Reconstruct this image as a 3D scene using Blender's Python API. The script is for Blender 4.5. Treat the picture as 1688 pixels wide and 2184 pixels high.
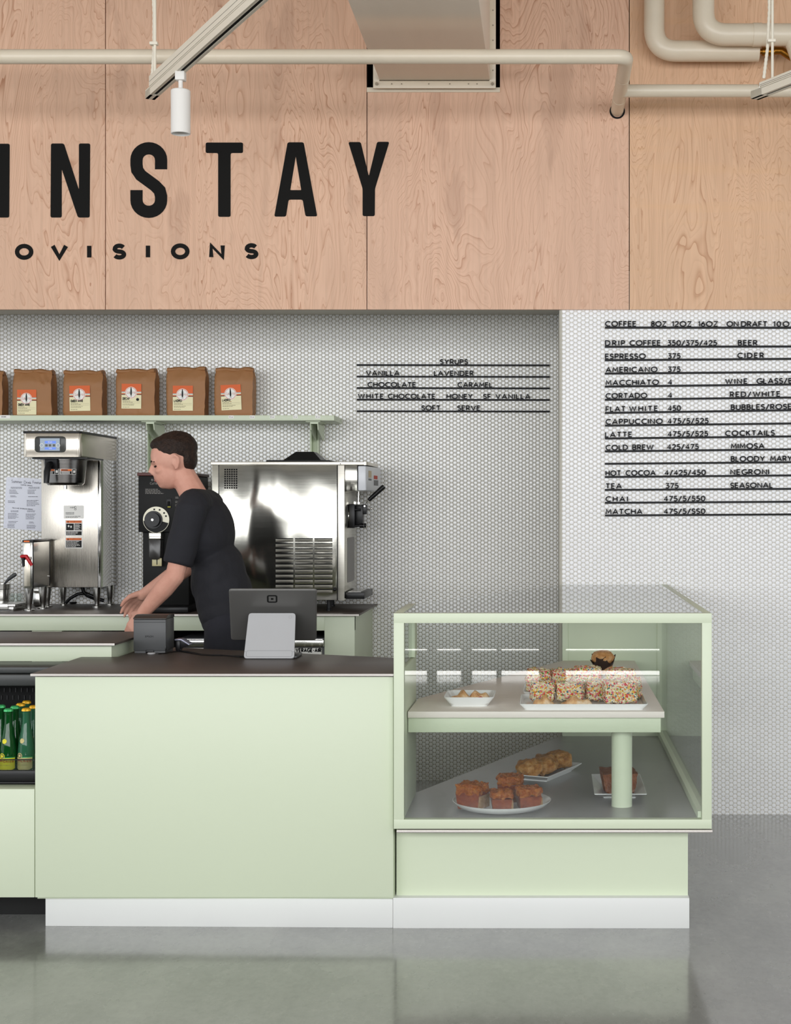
import bpy, bmesh, math, random
from mathutils import Vector, Matrix, noise
from math import pi, sin, cos, radians, sqrt

for o in list(bpy.data.objects):
    bpy.data.objects.remove(o)
S = bpy.context.scene
COL = S.collection

# ------------------------------------------------------------------ camera
# the picture was taken with a shifted lens: level camera, square to the wall
FPX, VX, VY, EYE = 3150.0, 1170.0, 1083.0, 1.44
cam_d = bpy.data.cameras.new('camera')
cam_d.sensor_fit = 'HORIZONTAL'
cam_d.sensor_width = 36.0
cam_d.lens = FPX / 1688.0 * 36.0
cam_d.shift_x = (844.0 - VX) / 1688.0
cam_d.shift_y = (VY - 1092.0) / 1688.0
cam_d.clip_start = 0.05
cam_d.clip_end = 100
cam = bpy.data.objects.new('camera', cam_d)
cam.location = (0, 0, EYE)
cam.rotation_euler = (pi / 2, 0, 0)
COL.objects.link(cam)
S.camera = cam

# ------------------------------------------------------------------ world, lights, exposure
world = bpy.data.worlds.new('world')
S.world = world
world.use_nodes = True
wn = world.node_tree
bgn = wn.nodes['Background']
bgn.inputs['Color'].default_value = (0.90, 0.95, 1.0, 1)
bgn.inputs['Strength'].default_value = 1.1
S.view_settings.view_transform = 'Standard'
S.view_settings.look = 'None'
S.view_settings.exposure = 0.27
S.view_settings.gamma = 1.0
S.view_settings.use_curve_mapping = False
WIN_Y = -2.5
WIN_Z0, WIN_Z1 = 1.2, 3.7
WINDOW_RADIANCE = 5.8
WINDOW_BAYS = [(-8.5, -6.7), (-6.5, -4.8), (-4.65, -2.95), (-2.62, -1.0), (-0.85, 0.85), (1.0, 2.7), (2.85, 4.55), (4.7, 6.4)]
SLOTS = [(0.004, 0.058), (0.216, 0.243)]      # added unseen slits that put bright strips into the case glass
SLOT_BAYS = [(-1.30, -1.03), (-0.95, -0.74), (-0.65, -0.44), (-0.40, -0.08), (0.15, 0.95)]  # gaps placed to break up the mirrored strips


def area_light(name, loc, sx, sz, power, color, rot):
    d = bpy.data.lights.new(name, 'AREA')
    d.shape = 'RECTANGLE'
    d.size, d.size_y = sx, sz
    d.energy = power
    d.color = color
    o = bpy.data.objects.new(name, d)
    o.location = loc
    o.rotation_euler = rot
    COL.objects.link(o)
    return o


for (x0, x1) in WINDOW_BAYS:      # daylight in the shopfront windows behind the camera
    area_light('window_daylight', ((x0 + x1) / 2, WIN_Y - 0.12, (WIN_Z0 + WIN_Z1) / 2), x1 - x0 + 0.05, WIN_Z1 - WIN_Z0,
               WINDOW_RADIANCE * pi * (x1 - x0) * (WIN_Z1 - WIN_Z0), (0.975, 0.985, 1.0), (pi / 2, 0, 0))
for (z0, z1) in SLOTS:  # strip lamps added behind the slits, to be mirrored in the glass
    area_light('slit_reflection_light', (-0.2, WIN_Y - 0.12, (z0 + z1) / 2), 2.7, z1 - z0, 8.0 * pi * 2.7 * (z1 - z0), (1.0, 0.97, 0.94), (pi / 2, 0, 0))

# ------------------------------------------------------------------ helpers
R255 = lambda c: tuple((v / 255 / 12.92 if v / 255 <= 0.04045 else ((v / 255 + 0.055) / 1.055) ** 2.4) for v in c)


def P(px, py, y):
    """the point seen at that pixel of the photograph at distance y"""
    return Vector(((px - VX) / FPX * y, y, EYE - (py - VY) / FPX * y))


def X(px, y):
    return (px - VX) / FPX * y


def Zz(py, y):
    return EYE - (py - VY) / FPX * y


class MB:
    """collects shapes into one mesh; .m is the material slot of what is added next"""

    def __init__(self):
        self.v, self.f, self.fm, self.m = [], [], [], 0

    def add(self, vs, fs):
        b = len(self.v)
        self.v += [Vector(p) for p in vs]
        for f in fs:
            self.f.append([b + i for i in f])
            self.fm.append(self.m)
        return b

    def box(self, x0, x1, y0, y1, z0, z1, bev=0.0):
        x0, x1 = min(x0, x1), max(x0, x1)
        y0, y1 = min(y0, y1), max(y0, y1)
        z0, z1 = min(z0, z1), max(z0, z1)
        if bev <= 0:
            self.add([(x0, y0, z0), (x1, y0, z0), (x1, y1, z0), (x0, y1, z0), (x0, y0, z1), (x1, y0, z1), (x1, y1, z1), (x0, y1, z1)],
                     [(0, 3, 2, 1), (4, 5, 6, 7), (0, 1, 5, 4), (1, 2, 6, 5), (2, 3, 7, 6), (3, 0, 4, 7)])
        else:
            bm = bmesh.new()
            bmesh.ops.create_cube(bm, size=1.0)
            for v in bm.verts:
                v.co = Vector(((x0 + x1) / 2 + v.co.x * (x1 - x0), (y0 + y1) / 2 + v.co.y * (y1 - y0), (z0 + z1) / 2 + v.co.z * (z1 - z0)))
            bmesh.ops.bevel(bm, geom=list(bm.edges), offset=bev, segments=2, profile=0.5, affect='EDGES')
            self.bm(bm)

    def bm(self, bm, M=None):
        bm.verts.ensure_lookup_table()
        bm.verts.index_update()
        self.add([(M @ v.co if M else v.co.copy()) for v in bm.verts], [[v.index for v in f.verts] for f in bm.faces])
        bm.free()

    def prism(self, poly, a, b, axis='z', bev=0.0):
        """polygon extruded along an axis: z: (x,y) pairs; y: (x,z) pairs; x: (y,z) pairs"""
        def mk(p, t):
            return {'z': (p[0], p[1], t), 'y': (p[0], t, p[1]), 'x': (t, p[0], p[1])}[axis]
        n = len(poly)
        vs = [mk(p, a) for p in poly] + [mk(p, b) for p in poly]
        fs = [list(range(n)), list(range(2 * n - 1, n - 1, -1))] + [[i, (i + 1) % n, n + (i + 1) % n, n + i] for i in range(n)]
        bm = bmesh.new()
        bv = [bm.verts.new(v) for v in vs]
        for f in fs:
            bm.faces.new([bv[i] for i in f])
        bmesh.ops.recalc_face_normals(bm, faces=bm.faces)
        if bev > 0:
            bmesh.ops.bevel(bm, geom=list(bm.edges), offset=bev, segments=2, profile=0.5, affect='EDGES')
        self.bm(bm)

    def cyl(self, p0, p1, r0, r1=None, n=24, cap=True):
        r1 = r0 if r1 is None else r1
        p0, p1 = Vector(p0), Vector(p1)
        d = (p1 - p0).normalized()
        u = d.orthogonal().normalized()
        w = d.cross(u)
        vs = []
        for p, r in ((p0, r0), (p1, r1)):
            vs += [p + (u * cos(2 * pi * i / n) + w * sin(2 * pi * i / n)) * r for i in range(n)]
        fs = [[i, (i + 1) % n, n + (i + 1) % n, n + i] for i in range(n)]
        if cap:
            fs += [list(range(n - 1, -1, -1)), list(range(n, 2 * n))]
        self.add(vs, fs)

    def tube(self, pts, r, n=10, cap=True):
        pts = [Vector(p) for p in pts]
        rs = r if isinstance(r, (list, tuple)) else [r] * len(pts)
        vs, prev = [], None
        for i, p in enumerate(pts):
            d = (pts[min(i + 1, len(pts) - 1)] - pts[max(i - 1, 0)]).normalized()
            if prev is None:
                u = d.orthogonal().normalized()
            else:
                u = (prev - d * prev.dot(d)).normalized()
            prev = u
            w = d.cross(u)
            vs += [p + (u * cos(2 * pi * k / n) + w * sin(2 * pi * k / n)) * rs[i] for k in range(n)]
        fs = []
        for i in range(len(pts) - 1):
            for k in range(n):
                fs.append([i * n + k, i * n + (k + 1) % n, (i + 1) * n + (k + 1) % n, (i + 1) * n + k])
        if cap:
            fs += [list(range(n - 1, -1, -1)), list(range((len(pts) - 1) * n, len(pts) * n))]
        self.add(vs, fs)

    def lathe(self, prof, c=(0, 0, 0), n=32, close=False):
        """profile of (radius, height) turned round the vertical through c"""
        vs, fs = [], []
        for r, z in prof:
            vs += [(c[0] + r * cos(2 * pi * k / n), c[1] + r * sin(2 * pi * k / n), c[2] + z) for k in range(n)]
        m = len(prof)
        for i in range(m if close else m - 1):
            for k in range(n):
                j = (i + 1) % m
                fs.append([i * n + k, i * n + (k + 1) % n, j * n + (k + 1) % n, j * n + k])
        if not close:
            if prof[0][0] > 1e-6:
                fs.append(list(range(n - 1, -1, -1)))
            if prof[-1][0] > 1e-6:
                fs.append(list(range((m - 1) * n, m * n)))
        self.add(vs, fs)

    def ell(self, c, r, n=16, M=None):
        c = Vector(c)
        bm = bmesh.new()
        bmesh.ops.create_uvsphere(bm, u_segments=n, v_segments=max(6, n // 2 + 2), radius=1.0)
        for v in bm.verts:
            p = Vector((v.co.x * r[0], v.co.y * r[1], v.co.z * r[2]))
            v.co = c + (M @ p if M else p)
        self.bm(bm)

    def capsule(self, p0, p1, r0, r1, n=14, sc=None):
        """tapered limb with round ends"""
        p0, p1 = Vector(p0), Vector(p1)
        d = (p1 - p0)
        L = d.length
        d.normalize()
        pts, rs = [], []
        for k in range(5):
            a = pi / 2 * (1 - k / 4.0)
            pts.append(p0 - d * r0 * sin(a)); rs.append(max(r0 * cos(a), 1e-4))
        for k in range(5):
            a = pi / 2 * (k / 4.0)
            pts.append(p1 + d * r1 * sin(a)); rs.append(max(r1 * cos(a), 1e-4))
        self.tube(pts, rs, n)

    def quad(self, o, u, v):
        o, u, v = Vector(o), Vector(u), Vector(v)
        self.add([o, o + u, o + u + v, o + v], [(0, 1, 2, 3)])

    def slab(self, o, u, v, t):
        """thin rectangular plate: corner o, sides u and v, thickness vector t"""
        o, u, v, t = Vector(o), Vector(u), Vector(v), Vector(t)
        a = [o, o + u, o + u + v, o + v]
        self.add(a + [p + t for p in a], [(0, 3, 2, 1), (4, 5, 6, 7), (0, 1, 5, 4), (1, 2, 6, 5), (2, 3, 7, 6), (3, 0, 4, 7)])


def link(name, me, parent=None):
    o = bpy.data.objects.new(name, me)
    COL.objects.link(o)
    if parent is not None:
        o.parent = parent
    return o


def wloc(o):
    v = Vector((0, 0, 0))
    while o is not None:
        v += o.location
        o = o.parent
    return v


def build(name, mb, mats, parent=None, smooth=True, ang=32, recalc=True, base=True):
    """one mesh object. Shapes are given in world coordinates; the object's origin becomes its base"""
    if not isinstance(mats, (list, tuple)):
        mats = [mats]
    me = bpy.data.meshes.new(name)
    off = Vector((0, 0, 0))
    if parent is not None:
        off = wloc(parent)
    elif base:
        xs = [v.x for v in mb.v]; ys = [v.y for v in mb.v]; zs = [v.z for v in mb.v]
        off = Vector(((min(xs) + max(xs)) / 2, (min(ys) + max(ys)) / 2, min(zs)))
    me.from_pydata([v - off for v in mb.v], [], mb.f)
    for m in mats:
        me.materials.append(m)
    for p, i in zip(me.polygons, mb.fm):
        p.material_index = i
    if recalc:
        bm = bmesh.new()
        bm.from_mesh(me)
        bmesh.ops.recalc_face_normals(bm, faces=bm.faces)
        bm.to_mesh(me)
        bm.free()
    if smooth:
        for p in me.polygons:
            p.use_smooth = True
        me.set_sharp_from_angle(angle=radians(ang))
    me.update()
    o = link(name, me, parent)
    if parent is None:
        o.location = off
    return o


def thing(name, label, cat, loc, group=None):
    o = bpy.data.objects.new(name, None)
    COL.objects.link(o)
    o.empty_display_size = 0.1
    o.location = loc
    return tag(o, label, cat, group)


def tag(o, label, cat, group=None):
    o['label'] = label
    o['category'] = cat
    if group:
        o['group'] = group
    return o


def struct(name, mb, mats, smooth=False):
    o = build(name, mb, mats, None, smooth=smooth)
    o['kind'] = 'structure'
    return o


def remesh(mb, voxel, smooth=3, fac=0.5):
    """fuses everything collected in mb into one continuous skin"""
    me = bpy.data.meshes.new('fuse')
    me.from_pydata(mb.v, [], mb.f)
    bm = bmesh.new(); bm.from_mesh(me)
    bmesh.ops.recalc_face_normals(bm, faces=bm.faces)
    bm.to_mesh(me); bm.free()
    o = bpy.data.objects.new('fuse', me)
    COL.objects.link(o)
    m = o.modifiers.new('r', 'REMESH'); m.mode = 'VOXEL'; m.voxel_size = voxel
    if smooth:
        s = o.modifiers.new('s', 'SMOOTH'); s.iterations = smooth; s.factor = fac
    dg = bpy.context.evaluated_depsgraph_get()
    ev = o.evaluated_get(dg)
    m2 = bpy.data.meshes.new_from_object(ev)
    out = MB()
    out.add([v.co.copy() for v in m2.vertices], [list(p.vertices) for p in m2.polygons])
    bpy.data.objects.remove(o)
    return out


# ------------------------------------------------------------------ stroke lettering
def arc(cx, cy, rx, ry, a0, a1, n=10):
    return [(cx + rx * cos(radians(a0 + (a1 - a0) * i / n)), cy + ry * sin(radians(a0 + (a1 - a0) * i / n))) for i in range(n + 1)]


def _s(w):
    r = 0.25
    return [arc(w / 2, 1 - r, w / 2 * 0.94, r, 25, 180, 8) + arc(w / 2, 1 - r, w / 2, r, 195, 250, 4) + arc(w / 2, r, w / 2, r, 70, 0, 5) + arc(w / 2, r, w / 2, r, -15, -155, 8)]


G = {
    'A': (0.84, [[(0, 0), (0.42, 1), (0.84, 0)], [(0.15, 0.32), (0.69, 0.32)]]),
    'B': (0.56, [[(0, 0), (0, 1), (0.28, 1)] + arc(0.28, 0.77, 0.22, 0.23, 80, -80, 8) + [(0.28, 0.54), (0, 0.54)], [(0.28, 0.54)] + arc(0.28, 0.27, 0.28, 0.27, 80, -80, 8) + [(0.28, 0), (0, 0)]]),
    'C': (0.78, [arc(0.5, 0.5, 0.5, 0.5, 52, 308, 18)]),
    'D': (0.76, [[(0, 0), (0, 1), (0.28, 1)] + arc(0.28, 0.5, 0.48, 0.5, 80, -80, 12) + [(0.28, 0), (0, 0)]]),
    'E': (0.5, [[(0.5, 0), (0, 0), (0, 1), (0.5, 1)], [(0, 0.52), (0.44, 0.52)]]),
    'F': (0.48, [[(0, 0), (0, 1), (0.48, 1)], [(0, 0.5), (0.42, 0.5)]]),
    'G': (0.84, [arc(0.5, 0.5, 0.5, 0.5, 50, 340, 18) + [(0.95, 0.44), (0.56, 0.44)]]),
    'H': (0.68, [[(0, 0), (0, 1)], [(0.68, 0), (0.68, 1)], [(0, 0.52), (0.68, 0.52)]]),
    'I': (0.001, [[(0, 0), (0, 1)]]),
    'J': (0.4, [[(0.4, 1), (0.4, 0.25)] + arc(0.18, 0.25, 0.22, 0.25, 0, -140, 8)]),
    'K': (0.62, [[(0, 0), (0, 1)], [(0.58, 1), (0, 0.42)], [(0.2, 0.6), (0.62, 0)]]),
    'L': (0.46, [[(0, 1), (0, 0), (0.46, 0)]]),
    'M': (0.88, [[(0, 0), (0.1, 1), (0.44, 0.28), (0.78, 1), (0.88, 0)]]),
    'N': (0.7, [[(0, 0), (0, 1), (0.7, 0), (0.7, 1)]]),
    'O': (1.0, [arc(0.5, 0.5, 0.5, 0.5, 90, 450, 24)]),
    'P': (0.54, [[(0, 0), (0, 1), (0.28, 1)] + arc(0.28, 0.72, 0.26, 0.28, 80, -80, 8) + [(0.28, 0.44), (0, 0.44)]]),
    'Q': (1.0, [arc(0.5, 0.5, 0.5, 0.5, 90, 450, 24), [(0.6, 0.25), (0.95, -0.05)]]),
    'R': (0.58, [[(0, 0), (0, 1), (0.28, 1)] + arc(0.28, 0.73, 0.26, 0.27, 80, -80, 8) + [(0.28, 0.46), (0, 0.46)], [(0.26, 0.46), (0.58, 0)]]),
    'S': (0.5, _s(0.5)),
    'T': (0.62, [[(0, 1), (0.62, 1)], [(0.31, 1), (0.31, 0)]]),
    'U': (0.66, [[(0, 1), (0, 0.32)] + arc(0.33, 0.33, 0.33, 0.33, 190, 350, 10) + [(0.66, 0.34), (0.66, 1)]]),
    'V': (0.82, [[(0, 1), (0.41, 0), (0.82, 1)]]),
    'W': (1.14, [[(0, 1), (0.29, 0), (0.57, 0.9), (0.85, 0), (1.14, 1)]]),
    'X': (0.66, [[(0, 0), (0.66, 1)], [(0, 1), (0.66, 0)]]),
    'Y': (0.72, [[(0, 1), (0.36, 0.45), (0.72, 1)], [(0.36, 0.45), (0.36, 0)]]),
    'Z': (0.62, [[(0, 1), (0.6, 1), (0, 0), (0.62, 0)]]),
    '0': (0.62, [arc(0.31, 0.5, 0.31, 0.5, 90, 450, 20)]),
    '1': (0.2, [[(0, 0.8), (0.2, 1), (0.2, 0)]]),
    '2': (0.54, [arc(0.26, 0.72, 0.26, 0.28, 165, -30, 10) + [(0, 0), (0.54, 0)]]),
    '3': (0.5, [[(0.02, 1), (0.48, 1), (0.2, 0.6)] + arc(0.2, 0.3, 0.3, 0.3, 80, -140, 12)]),
    '4': (0.6, [[(0.44, 0), (0.44, 1), (0, 0.28), (0.6, 0.28)]]),
    '5': (0.5, [[(0.46, 1), (0.1, 1), (0.05, 0.55)] + arc(0.2, 0.31, 0.3, 0.31, 110, -140, 12)]),
    '6': (0.56, [[(0.4, 1), (0.06, 0.46)], arc(0.28, 0.3, 0.28, 0.3, 90, 450, 16)]),
    '7': (0.54, [[(0, 1), (0.54, 1), (0.16, 0)]]),
    '8': (0.52, [arc(0.26, 0.76, 0.22, 0.24, 90, 450, 14), arc(0.26, 0.27, 0.26, 0.27, 90, 450, 14)]),
    '9': (0.56, [[(0.16, 0), (0.5, 0.54)], arc(0.28, 0.7, 0.28, 0.3, 90, 450, 16)]),
    '/': (0.46, [[(0, -0.08), (0.46, 1.05)]]),
    '-': (0.3, [[(0, 0.42), (0.3, 0.42)]]),
    '.': (0.04, [[(0, 0), (0.04, 0.0)]]),
    'a': (0.5, [arc(0.25, 0.3, 0.25, 0.3, 90, 450, 14), [(0.5, 0.6), (0.5, 0)]]),
    'c': (0.46, [arc(0.28, 0.3, 0.28, 0.3, 50, 310, 12)]),
    'd': (0.5, [arc(0.25, 0.3, 0.25, 0.3, 90, 450, 14), [(0.5, 1), (0.5, 0)]]),
    'e': (0.54, [[(0.02, 0.32), (0.52, 0.32)] + arc(0.27, 0.3, 0.27, 0.3, 5, 310, 14)]),
    'f': (0.34, [arc(0.28, 0.8, 0.16, 0.2, 60, 180, 6) + [(0.12, 0)], [(0, 0.58), (0.32, 0.58)]]),
    'h': (0.44, [[(0, 0), (0, 1)], [(0, 0.35)] + arc(0.22, 0.38, 0.22, 0.22, 180, 0, 8) + [(0.44, 0)]]),
    'i': (0.001, [[(0, 0), (0, 0.6)], [(0, 0.82), (0, 0.9)]]),
    'k': (0.42, [[(0, 0), (0, 1)], [(0.38, 0.6), (0, 0.25)], [(0.14, 0.38), (0.42, 0)]]),
    'l': (0.001, [[(0, 0), (0, 1)]]),
    'm': (0.72, [[(0, 0), (0, 0.6)], [(0, 0.38)] + arc(0.18, 0.4, 0.18, 0.2, 180, 0, 6) + [(0.36, 0)], [(0.36, 0.38)] + arc(0.54, 0.4, 0.18, 0.2, 180, 0, 6) + [(0.72, 0)]]),
    'n': (0.42, [[(0, 0), (0, 0.6)], [(0, 0.36)] + arc(0.21, 0.39, 0.21, 0.21, 180, 0, 8) + [(0.42, 0)]]),
    'o': (0.56, [arc(0.28, 0.3, 0.28, 0.3, 90, 450, 14)]),
    'p': (0.5, [arc(0.25, 0.3, 0.25, 0.3, 90, 450, 14), [(0, 0.6), (0, -0.3)]]),
    'r': (0.28, [[(0, 0), (0, 0.6)], [(0, 0.36)] + arc(0.2, 0.38, 0.2, 0.22, 180, 70, 5)]),
    's': (0.36, [[(0.33, 0.52)] + arc(0.17, 0.45, 0.17, 0.15, 70, 240, 6) + arc(0.18, 0.15, 0.18, 0.15, 60, -140, 8)]),
    't': (0.3, [[(0.12, 0.85), (0.12, 0)], [(0, 0.58), (0.3, 0.58)]]),
    'u': (0.42, [[(0, 0.6), (0, 0.22)] + arc(0.21, 0.22, 0.21, 0.22, 180, 360, 8), [(0.42, 0.6), (0.42, 0)]]),
    'z': (0.4, [[(0, 0.6), (0.38, 0.6), (0, 0), (0.4, 0)]]),
}


def stroke(mb, pts, w, M, th):
    """ribbon of width w along pts (2D), mapped to 3D by M(x, y, depth); th = thickness"""
    q = [pts[0]]
    for p in pts[1:]:
        if (p[0] - q[-1][0]) ** 2 + (p[1] - q[-1][1]) ** 2 > 1e-12:
            q.append(p)
    closed = len(q) > 3 and (q[0][0] - q[-1][0]) ** 2 + (q[0][1] - q[-1][1]) ** 2 < 1e-10
    if closed:
        q = q[:-1]
    n = len(q)
    if n < 2:
        return
    L, Rr = [], []
    for i in range(n):
        a = q[i - 1] if (i > 0 or closed) else None
        b = q[(i + 1) % n] if (i < n - 1 or closed) else None
        p = q[i]
        d1 = d2 = None
        if a is not None:
            l = math.hypot(p[0] - a[0], p[1] - a[1]); d1 = ((p[0] - a[0]) / l, (p[1] - a[1]) / l)
        if b is not None:
            l = math.hypot(b[0] - p[0], b[1] - p[1]); d2 = ((b[0] - p[0]) / l, (b[1] - p[1]) / l)
        if d1 is None: d1 = d2
        if d2 is None: d2 = d1
        nx, ny = -(d1[1] + d2[1]), d1[0] + d2[0]
        l = math.hypot(nx, ny)
        if l < 1e-6:
            nx, ny, l = -d1[1], d1[0], 1.0
        nx, ny = nx / l, ny / l
        c = max(nx * -d1[1] + ny * d1[0], 0.66)
        h = w / 2 / c
        L.append((p[0] + nx * h, p[1] + ny * h))
        Rr.append((p[0] - nx * h, p[1] - ny * h))
    segs = n if closed else n - 1
    for i in range(segs):
        j = (i + 1) % n
        c4 = [L[i], Rr[i], Rr[j], L[j]]
        if th <= 0:
            mb.add([M(x, y, 0) for x, y in c4], [(0, 1, 2, 3)])
        else:
            fs = [(0, 1, 2, 3), (7, 6, 5, 4), (1, 5, 6, 2), (3, 7, 4, 0)]
            if not closed and i == 0: fs.append((0, 4, 5, 1))
            if not closed and i == segs - 1: fs.append((2, 6, 7, 3))
            mb.add([M(x, y, 0) for x, y in c4] + [M(x, y, th) for x, y in c4], fs)


def text(mb, s, o, u, v, h, width=None, sw=0.16, th=0.0, gap=0.32, center=False):
    """letters of cap height h standing at o along u, upright along v; depth goes against u x v... towards the wall"""
    o, u, v = Vector(o), Vector(u).normalized(), Vector(v).normalized()
    nrm = v.cross(u)                       # into the surface
    ws = [(G[c][0] if c in G else 0.34) for c in s]
    nat = sum(w + sw for w in ws)
    n = len(s)
    if width is None:
        g = gap; k = 1.0
    else:
        tot = width / h
        k = 1.0
        g = (tot - nat) / max(n - 1, 1)
        if n > 1 and g < 0.08:             # squeeze the letters rather than let them collide
            g = 0.10
            k = (tot - g * (n - 1)) / nat
        if n == 1:
            g = 0
    total = (nat * k + g * (n - 1)) * h
    x = -total / 2 / h if center else 0.0
    for c, w in zip(s, ws):
        if c in G:
            for st in G[c][1]:
                pts = [((x + (sw / 2 + px) * k) * h, (sw / 2 + py * (1 - sw)) * h) for px, py in st]
                stroke(mb, pts, sw * h, lambda a, b, d: o + u * a + v * b + nrm * d, th)
        x += (w + sw) * k + g
    return total


UX, UZ = Vector((1, 0, 0)), Vector((0, 0, 1))


def bars(mb, o, w, h, rows, seed=1, fill=0.9):
    """unreadably small print: thin dashes in rows on a face looking at -Y"""
    rnd = random.Random(seed)
    for r in range(rows):
        z = o[2] + h - (r + 0.7) * h / rows
        x, end = 0.0, w * (fill - rnd.random() * 0.3)
        while x < end:
            l = min(w * rnd.uniform(0.05, 0.16), end - x)
            mb.quad((o[0] + x, o[1], z), (l, 0, 0), (0, 0, h / rows * 0.42))
            x += l + w * 0.025
# ------------------------------------------------------------------ materials
def newmat(name):
    m = bpy.data.materials.new(name)
    m.use_nodes = True
    nt = m.node_tree
    return m, nt, nt.nodes['Principled BSDF']


def mat(name, rgb, rough=0.5, metal=0.0, var=0.04, scale=6.0, bump=0.0, bscale=80.0, spec=0.5, emit=0.0, coat=0.0, lin=False, stretch=(1, 1, 1)):
    m, nt, b = newmat(name)
    c = rgb if lin else R255(rgb)
    N, L = nt.nodes, nt.links
    tc = N.new('ShaderNodeTexCoord')
    mp = N.new('ShaderNodeMapping'); mp.inputs['Scale'].default_value = stretch
    L.new(tc.outputs['Object'], mp.inputs['Vector'])
    nz = N.new('ShaderNodeTexNoise'); nz.inputs['Scale'].default_value = scale; nz.inputs['Detail'].default_value = 4
    L.new(mp.outputs[0], nz.inputs['Vector'])
    mx = N.new('ShaderNodeMix'); mx.data_type = 'RGBA'
    L.new(nz.outputs['Fac'], mx.inputs['Factor'])
    mx.inputs['A'].default_value = (*[v * (1 - var) for v in c], 1)
    mx.inputs['B'].default_value = (*[min(v * (1 + var), 1) for v in c], 1)
    L.new(mx.outputs['Result'], b.inputs['Base Color'])
    b.inputs['Roughness'].default_value = rough
    b.inputs['Metallic'].default_value = metal
    b.inputs['Specular IOR Level'].default_value = spec
    if coat:
        b.inputs['Coat Weight'].default_value = coat
        b.inputs['Coat Roughness'].default_value = 0.1
    if bump > 0:
        n2 = N.new('ShaderNodeTexNoise'); n2.inputs['Scale'].default_value = bscale; n2.inputs['Detail'].default_value = 3
        L.new(mp.outputs[0], n2.inputs['Vector'])
        bp = N.new('ShaderNodeBump'); bp.inputs['Strength'].default_value = 1.0; bp.inputs['Distance'].default_value = bump
        L.new(n2.outputs['Fac'], bp.inputs['Height'])
        L.new(bp.outputs[0], b.inputs['Normal'])
    if emit:
        b.inputs['Emission Color'].default_value = (*c, 1)
        b.inputs['Emission Strength'].default_value = emit
    return m


def math_node(nt, op, a=None, b=None, c=None):
    n = nt.nodes.new('ShaderNodeMath'); n.operation = op
    for i, v in enumerate((a, b, c)):
        if v is None: continue
        if isinstance(v, (int, float)): n.inputs[i].default_value = v
        else: nt.links.new(v, n.inputs[i])
    return n.outputs[0]


def ramp(nt, fac, stops):
    r = nt.nodes.new('ShaderNodeValToRGB')
    el = r.color_ramp.elements
    while len(el) < len(stops): el.new(0.5)
    for e, (p, c) in zip(el, stops):
        e.position = p; e.color = (*c, 1)
    nt.links.new(fac, r.inputs['Fac'])
    return r.outputs['Color']


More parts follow.
